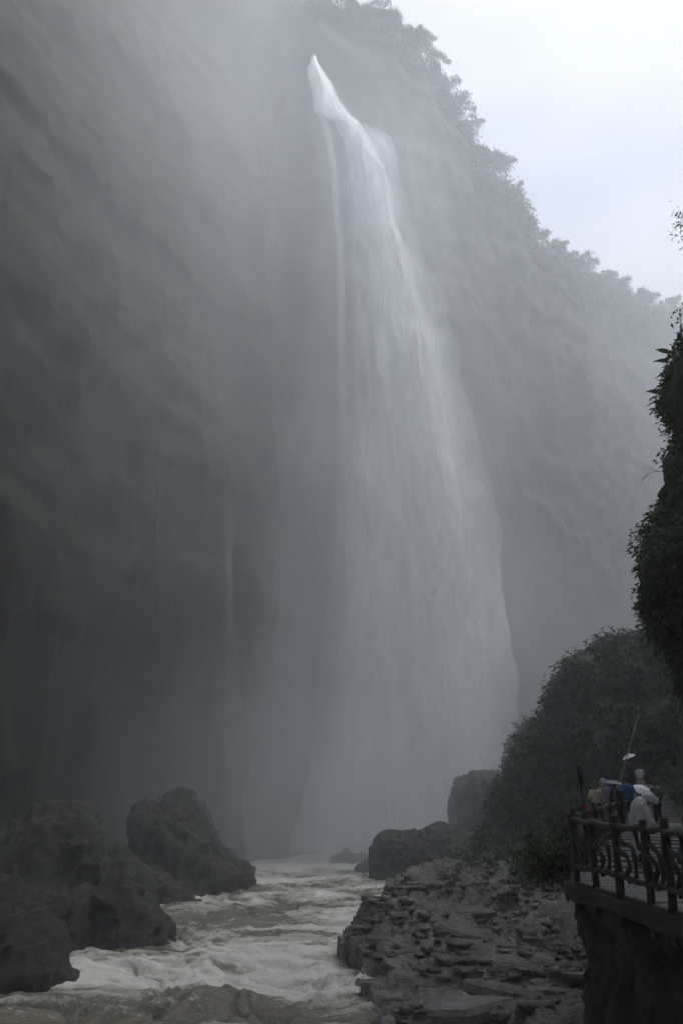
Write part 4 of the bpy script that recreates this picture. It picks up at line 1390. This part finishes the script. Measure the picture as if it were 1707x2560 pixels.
# the stooping person in a clear raincoat near the railing
def raincoat_person():
    base = spot(1590, 16.2, 0.05)
    root = empty('person', base, 0.0)
    root.scale = (.88, .88, .88)
    tag(root, 'stooping person in a translucent white hooded raincoat behind the railing', 'person', 'visitors on the path')
    # frame: X to the right of the picture; the person leans to the right
    bm = bmesh.new()
    hipc, chest, neck, hc = Vector((-0.06, 0, .92)), Vector((0.03, 0.0, 1.22)), Vector((.15, -.02, 1.36)), Vector((.25, -.03, 1.40))
    tube(bm, [hipc + Vector((0.02, 0, -.08)), hipc, hipc.lerp(chest, .5), chest, chest.lerp(neck, .7), neck, neck.lerp(hc, .5)], [(.11, .15), (.12, .165), (.11, .14), (.12, .17), (.09, .13), (.06, .06), (.052, .052)], 16)
    rot = Matrix.Rotation(math.radians(55), 4, 'Y')
    ell(bm, hc, (.095, .076, .112), rot=rot)
    ell(bm, hc + Vector((.05, 0, -.055)), (.05, .05, .05))
    ell(bm, hc + Vector((.098, 0, -.045)), (.018, .012, .02))
    legs = []
    for s in (-1, 1):
        hip, knee, ank = hipc + Vector((0.02, s * .085, -.04)), Vector((.04 + .04 * s, s * .1, .48)), Vector((-.02 + .10 * s, s * .1, .085))
        legs.append((hip, knee, ank))
        limb(bm, [hip, hip.lerp(knee, .5), knee, knee.lerp(ank, .35), ank], [.088, .075, .056, .055, .038])
        limb(bm, [ank + Vector((-.04, 0, -.045)), ank + Vector((.06, 0, -.055)), ank + Vector((.15, 0, -.062))], [.034, .034, .024])
        sh = chest + Vector((.06, s * .17, .06)); el = sh + Vector((.03, s * .03, -.25)); wr = el + Vector((.13, -s * .05, -.12))
        limb(bm, [sh, sh.lerp(el, .5), el, el.lerp(wr, .4), wr], [.052, .044, .038, .036, .026])
        hand(bm, wr, wr - el, s, True)
    remeshed('body', bm, SKIN, root, 0.011, 2)
    bm = bmesh.new(); ell(bm, hc + Vector((-.03, 0, .02)), (.10, .085, .10), rot=rot); remeshed('hair', bm, HAIR, root)
    for s in (-1, 1):
        bm = bmesh.new(); ell(bm, hc + Vector((.082, s * .03, -.02)), (.008, .011, .008), 8, 6); from_bm('eye', bm, BLACK, root)
    bm = bmesh.new(); ell(bm, hc + Vector((.088, 0, -.085)), (.007, .022, .006), 8, 6); from_bm('mouth', bm, PINK, root)
    bm = bmesh.new()
    tube(bm, [hipc + Vector((0, 0, .06)), hipc, hipc + Vector((.01, 0, -.1))], [(.13, .175), (.14, .18), (.13, .165)], 16)
    for hip, knee, ank in legs:
        tube(bm, [hip, hip.lerp(knee, .5), knee, knee.lerp(ank, .5), ank + Vector((0, 0, .02))], [.105, .094, .078, .072, .066], 12)
    remeshed('trousers', bm, NAVY, root)
    bm = bmesh.new()
    tube(bm, [hipc, hipc.lerp(chest, .5), chest, chest.lerp(neck, .8)], [(.135, .18), (.13, .17), (.14, .2), (.09, .12)], 16)
    remeshed('shirt', bm, BLACK, root)
    for hip, knee, ank in legs:
        bm = bmesh.new()
        limb(bm, [ank + Vector((-.045, 0, -.04)), ank + Vector((.06, 0, -.045)), ank + Vector((.155, 0, -.053))], [.043, .043, .033])
        from_bm('shoe', bm, SHOE, root)
    # the raincoat: rings round a bent spine, open in front at the hood
    m, n, l, b = new_mat('raincoat_plastic')
    b.inputs['Base Color'].default_value = (0.85, 0.87, 0.9, 1); b.inputs['Roughness'].default_value = 0.28
    tl = n.new('ShaderNodeBsdfTranslucent'); tl.inputs['Color'].default_value = (.8, .82, .85, 1)
    tp = n.new('ShaderNodeBsdfTransparent')
    m1 = n.new('ShaderNodeMixShader'); m1.inputs[0].default_value = .35; l.new(b.outputs[0], m1.inputs[1]); l.new(tl.outputs[0], m1.inputs[2])
    m2 = n.new('ShaderNodeMixShader'); m2.inputs[0].default_value = .33; l.new(m1.outputs[0], m2.inputs[1]); l.new(tp.outputs[0], m2.inputs[2])
    l.new(m2.outputs[0], n['Material Output'].inputs['Surface'])
    spine = spline([(-.01, 0, .30), (-.04, 0, .55), (-.07, 0, .80), (-.06, 0, 1.0), (-.01, 0, 1.18), (.07, 0, 1.32), (.16, 0, 1.40)], 26)
    rr = np.interp(np.linspace(0, 1, 26), [0, .3, .55, .75, .9, 1], [.215, .205, .18, .185, .15, .09])
    bm = bmesh.new()
    rings = []
    seg = 40
    for i, (c, r) in enumerate(zip(spine, rr)):
        t = (spine[min(i + 1, 25)] - spine[max(i - 1, 0)]).normalized()
        a = Vector((0, 1, 0)); bb = t.cross(a)
        ring = []
        for k in range(seg):
            th = 2 * math.pi * k / seg
            w = 1 + 0.10 * math.sin(5 * th + i * .12) * (1 - i / 34) + 0.05 * math.sin(9 * th - i * .35) + .03 * math.sin(13 * th + i * .8)
            ring.append(bm.verts.new(c + a * (r * 1.15 * w * math.cos(th)) + bb * (r * .8 * w * math.sin(th))))
        rings.append(ring)
    for i in range(25):
        for k in range(seg):
            bm.faces.new((rings[i][k], rings[i][(k + 1) % seg], rings[i + 1][(k + 1) % seg], rings[i + 1][k]))
    coat = from_bm('raincoat', bm, m, root)
    # hood: a shell over the head with a peaked brim, open to the right and down
    bm = bmesh.new()
    rings = []
    for i in range(12):
        ph = math.radians(10 + i * 12.5)                      # from the crown (back) forward
        ring = []
        for k in range(21):
            th = math.radians(-118 + k * 11.8)
            r = .155 * (1 + .03 * math.sin(7 * th + i))
            fwd = -math.cos(ph) * r * 1.05 + (.07 if i == 11 else 0)
            q = Vector((fwd, math.sin(th) * math.sin(ph) * r * .95, math.cos(th) * math.sin(ph) * r * 1.05))
            q = Matrix.Rotation(math.radians(24), 3, 'Y') @ q
            ring.append(bm.verts.new(hc + Vector((-.01, 0, .015)) + q))
        rings.append(ring)
    for i in range(11):
        for k in range(20):
            bm.faces.new((rings[i][k], rings[i][k + 1], rings[i + 1][k + 1], rings[i + 1][k]))
    hood = from_bm('hood', bm, m, coat)
    bm = bmesh.new()                                          # sleeve hanging on the near side
    sh = chest + Vector((.05, -.19, .04)); el = sh + Vector((.03, -.03, -.25)); wr = el + Vector((.10, .04, -.10))
    tube(bm, spline([sh, el, wr], 12), [.10, .10, .098, .096, .094, .092, .09, .088, .086, .084, .082, .08], 14, cap=False)
    from_bm('sleeve', bm, m, coat)
raincoat_person()

# a child in blue crouching at the right edge, behind the last post
def croucher():
    base = spot(1702, 14.0, 0.03)
    root = empty('person', base, 0.3)
    root.scale = (.85, .85, .85)
    tag(root, 'person in blue bending low behind the rightmost railing post', 'person', 'visitors on the path')
    bm = bmesh.new()
    tube(bm, [(-.1, 0, .42), (-.06, 0, .52), (.04, 0, .68), (.12, 0, .80), (.17, 0, .86), (.2, 0, .9)], [(.12, .15), (.13, .16), (.12, .15), (.1, .14), (.055, .055), (.05, .05)], 16)
    hc = Vector((.26, 0, .97)); ell(bm, hc, (.09, .075, .11)); ell(bm, hc + Vector((.09, 0, -.02)), (.018, .012, .02))
    legs = []
    for s in (-1, 1):
        hip, knee, ank = Vector((-.1, s * .09, .40)), Vector((.22, s * .13, .42)), Vector((.02, s * .12, .085))
        legs.append((hip, knee, ank))
        limb(bm, [hip, hip.lerp(knee, .5), knee, knee.lerp(ank, .4), ank], [.09, .08, .058, .055, .04])
        limb(bm, [ank + Vector((-.04, 0, -.045)), ank + Vector((.06, 0, -.055)), ank + Vector((.15, 0, -.062))], [.034, .034, .024])
        sh = Vector((.1, s * .16, .78)); el = Vector((.2, s * .2, .55)); wr = Vector((.38, s * .1, .48))
        limb(bm, [sh, sh.lerp(el, .5), el, el.lerp(wr, .4), wr], [.05, .043, .038, .034, .026]); hand(bm, wr, wr - el, s)
    remeshed('body', bm, SKIN, root, .011, 2)
    bm = bmesh.new(); ell(bm, hc + Vector((-.015, 0, .02)), (.097, .083, .108)); remeshed('hair', bm, HAIR, root)
    for s in (-1, 1):
        bm = bmesh.new(); ell(bm, hc + Vector((.082, s * .03, .01)), (.008, .011, .008), 8, 6); from_bm('eye', bm, BLACK, root)
    bm = bmesh.new()
    tube(bm, [(-.12, 0, .40), (-.06, 0, .52), (.04, 0, .68), (.12, 0, .80), (.16, 0, .84)], [(.15, .18), (.155, .185), (.145, .175), (.12, .165), (.07, .07)], 16)
    for s in (-1, 1):
        tube(bm, [(.1, s * .16, .78), (.15, s * .18, .67), (.19, s * .2, .57)], [.07, .064, .06], 12)
    remeshed('shirt', bm, BLUE, root)
    bm = bmesh.new()
    for hip, knee, ank in legs:
        limb(bm, [hip, hip.lerp(knee, .5), knee, knee.lerp(ank, .5), ank], [.108, .096, .078, .07, .06])
    remeshed('trousers', bm, NAVY, root)
    for hip, knee, ank in legs:
        bm = bmesh.new(); limb(bm, [ank + Vector((-.045, 0, -.04)), ank + Vector((.06, 0, -.045)), ank + Vector((.155, 0, -.053))], [.043, .043, .033]); from_bm('shoe', bm, WHITE, root)
croucher()

# ------------------------------------------------------------------ small things by the path
def lamp_post():
    p = spot(1453, 16.6)
    root = empty('lamp_post', p)
    bm = bmesh.new(); tube(bm, [(0, 0, -.3), (0, 0, .8), (0.004, 0, 1.62)], [.026, .024, .022], 9); from_bm('pole', bm, BLACK, root)
    bm = bmesh.new()
    bmesh.ops.create_cube(bm, size=1, matrix=Matrix.Translation((0, 0, 1.66)) @ Matrix.Diagonal((.085, .085, .36, 1)))
    bmesh.ops.bevel(bm, geom=bm.edges[:], offset=.012, segments=2, affect='EDGES')
    from_bm('lamp_head', bm, BLACK, root)
    bm = bmesh.new(); bmesh.ops.create_cube(bm, size=1, matrix=Matrix.Translation((-.045, 0, 1.60)) @ Matrix.Diagonal((.03, .04, .05, 1))); from_bm('bracket', bm, BLACK, root)
    tag(root, 'slim black post with a narrow box head behind the railing corner', 'post')
lamp_post()
def bamboo_pole():
    a, b = at(1536, 1998, 33.5), at(1594, 1790, 35.5)
    bm = bmesh.new()
    pts = [a.lerp(b, k / 40) for k in range(41)]
    tube(bm, [q - a for q in pts], [0.030 * (1.25 if k % 5 == 0 else 1.0) * (1 - .012 * k) for k in range(41)], 7)
    o = from_bm('bamboo_pole', bm, plain('dry_bamboo', (0.24, 0.24, 0.20), 0.5)); o.location = a
    tag(o, 'long pale bamboo pole leaning up the slope behind the visitors', 'pole')
bamboo_pole()
def red_umbrella():
    p = spot(1470, 24.4); p.z += 0.3
    root = empty('folded_umbrella', p); root.rotation_euler = (0, -.22, 0)
    bm = bmesh.new(); tube(bm, [(0, 0, 0), (0, 0, .1), (0, 0, .5), (0, 0, .62)], [.008, .035, .045, .012], 9); from_bm('canopy', bm, RED, root)
    bm = bmesh.new(); tube(bm, spline([(0, 0, .6), (0, 0, .74), (.03, 0, .77), (.05, 0, .73)], 10), [.011] * 10, 6); from_bm('handle', bm, BLACK, root)
    tag(root, 'folded red umbrella leaning inside the railing by the cream-topped person', 'umbrella')
red_umbrella()
def plastic_bag():
    p = at(1372, 2326, 31.0)
    z = float(shelf_top(np.array([p.x]), np.array([p.y]))[0])
    bm = bmesh.new(); bmesh.ops.create_icosphere(bm, subdivisions=4, radius=1.0)
    co = np.array([tuple(v.co) for v in bm.verts])
    d = 1 + 0.35 * ridged(co * 1.7, 3, 88)
    for v, k in zip(bm.verts, d): v.co = Vector((v.co.x * .32 * k, v.co.y * .2 * k, max(-.05, v.co.z * .17 * k)))
    m, n, l, b = new_mat('thin_plastic'); b.inputs['Base Color'].default_value = (.42, .55, .55, 1); b.inputs['Roughness'].default_value = .2; b.inputs['Alpha'].default_value = .8
    o = from_bm('plastic_bag', bm, m); o.location = (p.x, p.y, z + .14)
    tag(o, 'crumpled pale teal plastic bag on the stone shelf', 'bag')
plastic_bag()


# ------------------------------------------------------------------ haze and spray
def box_mesh(name, lo, hi):
    x0, y0, z0 = lo
    x1, y1, z1 = hi
    V = [(x0, y0, z0), (x1, y0, z0), (x1, y1, z0), (x0, y1, z0), (x0, y0, z1), (x1, y0, z1), (x1, y1, z1), (x0, y1, z1)]
    F = [(3, 2, 1, 0), (4, 5, 6, 7), (0, 1, 5, 4), (1, 2, 6, 5), (2, 3, 7, 6), (3, 0, 4, 7)]
    return quads_mesh(name, V, F)

def volume_mat(name, color, density, aniso):
    m = bpy.data.materials.new(name)
    m.use_nodes = True
    n, l = m.node_tree.nodes, m.node_tree.links
    n.clear()
    out = n.new('ShaderNodeOutputMaterial')
    pv = n.new('ShaderNodeVolumePrincipled')
    pv.inputs['Color'].default_value = (*color, 1)
    pv.inputs['Density'].default_value = density
    pv.inputs['Anisotropy'].default_value = aniso
    l.new(pv.outputs[0], out.inputs['Volume'])
    return m, n, l, pv

HAZE_TOP = 150.0
hm, _, _, _ = volume_mat('haze', (0.90, 0.945, 1.0), 0.0021, 0.4)
tag(link('haze', box_mesh('haze', (-280, -280, -12), (280, 300, HAZE_TOP)), hm, smooth=False), 'thin grey mist filling the whole gorge', 'haze', kind='stuff')

# spray thrown up by the fall: thickest at its foot, drifting to the right
def make_spray():
    m, n, l, pv = volume_mat('spray', (0.93, 0.96, 1.0), 0.0, 0.3)
    ge = n.new('ShaderNodeNewGeometry')
    sx = n.new('ShaderNodeSeparateXYZ'); l.new(ge.outputs['Position'], sx.inputs[0])
    def math_(op, a, b=None, c=None):
        k = n.new('ShaderNodeMath'); k.operation = op
        for i, v in enumerate((a, b, c)):
            if v is None: continue
            if isinstance(v, (int, float)): k.inputs[i].default_value = v
            else: l.new(v, k.inputs[i])
        return k.outputs[0]
    def rng(v, f0, f1, t0, t1, smooth=True):
        k = n.new('ShaderNodeMapRange'); k.interpolation_type = 'SMOOTHSTEP' if smooth else 'LINEAR'
        for nm, x in (('From Min', f0), ('From Max', f1), ('To Min', t0), ('To Max', t1)): k.inputs[nm].default_value = x
        l.new(v, k.inputs['Value'])
        return k.outputs['Result']
    X, Y, Z = sx.outputs
    cx = rng(Z, -6, 110, 11.0, 3.0, False)
    w = rng(Z, -6, 80, 26.0, 15.0, False)
    r = math_('DIVIDE', math_('ABSOLUTE', math_('SUBTRACT', X, cx)), w)
    side = rng(r, 0.15, 1.0, 1.0, 0.0)
    fy = math_('MULTIPLY', rng(Y, 74, 92, 0.0, 1.0), rng(Y, 104, 112, 1.0, 0.0))
    fz = rng(Z, 0, 60, 1.0, 0.30)
    ft = rng(Z, 92, 116, 1.0, 0.0)
    t = noise(n, l, 0.075, 2, 0.5, ge.outputs['Position'], (1, 1, 0.45))
    nz = rng(t.outputs['Fac'], 0.32, 0.66, 0.25, 1.6)
    d = math_('MULTIPLY', math_('MULTIPLY', math_('MULTIPLY', side, fy), math_('MULTIPLY', fz, ft)), nz)
    # the thinner mist that fills the head of the gorge round it
    by = math_('MULTIPLY', math_('MAXIMUM', math_('MULTIPLY', rng(Y, 40, 96, 0.0, 1.0), math_('MULTIPLY', rng(Z, 50, 112, 1.0, 0.95), rng(X, 10, 40, 1.0, 0.6))), math_('MULTIPLY', math_('MULTIPLY', rng(Z, -5, 75, 0.3, 1.7), rng(X, -14, 4, 1.0, 0.0)), rng(Y, 26, 66, 0.0, 1.0))), rng(Z, 100, 128, 1.0, 0.0))
    d = math_('ADD', d, math_('MULTIPLY', by, 0.135))
    for (pc, pr, pa) in ((at(980, 370, 91), 5.0, 4.5), (at(1030, 400, 91), 4.0, 3.5), (at(1090, 560, 91), 5.5, 2.2), (at(930, 520, 90), 6.0, 1.6), (at(960, 700, 90), 6.0, 1.0), (at(1020, 2030, 88), 14.0, 1.3), (at(330, 1960, 74), 17.0, 0.45), (at(1380, 1640, 100), 20.0, 0.6), (at(760, 2030, 84), 15.0, 1.7), (at(900, 2080, 84), 13.0, 1.5), (at(1150, 1950, 90), 14.0, 0.7), (at(690, 1500, 80), 17.0, 0.35), (at(680, 1880, 78), 17.0, 0.5), (at(720, 1100, 82), 17.0, 0.2)):
        k = n.new('ShaderNodeVectorMath'); k.operation = 'DISTANCE'
        l.new(ge.outputs['Position'], k.inputs[0]); k.inputs[1].default_value = pc
        d = math_('ADD', d, math_('MULTIPLY', rng(k.outputs['Value'], 0.0, pr, pa, 0.0), nz))
    l.new(math_('MULTIPLY', d, 0.056), pv.inputs['Density'])
    o = link('spray', box_mesh('spray', (-45, 21, -11), (150, 235, 129)), m, smooth=False)
    tag(o, 'white spray and mist round the waterfall at the head of the gorge', 'spray', kind='stuff')
make_spray()
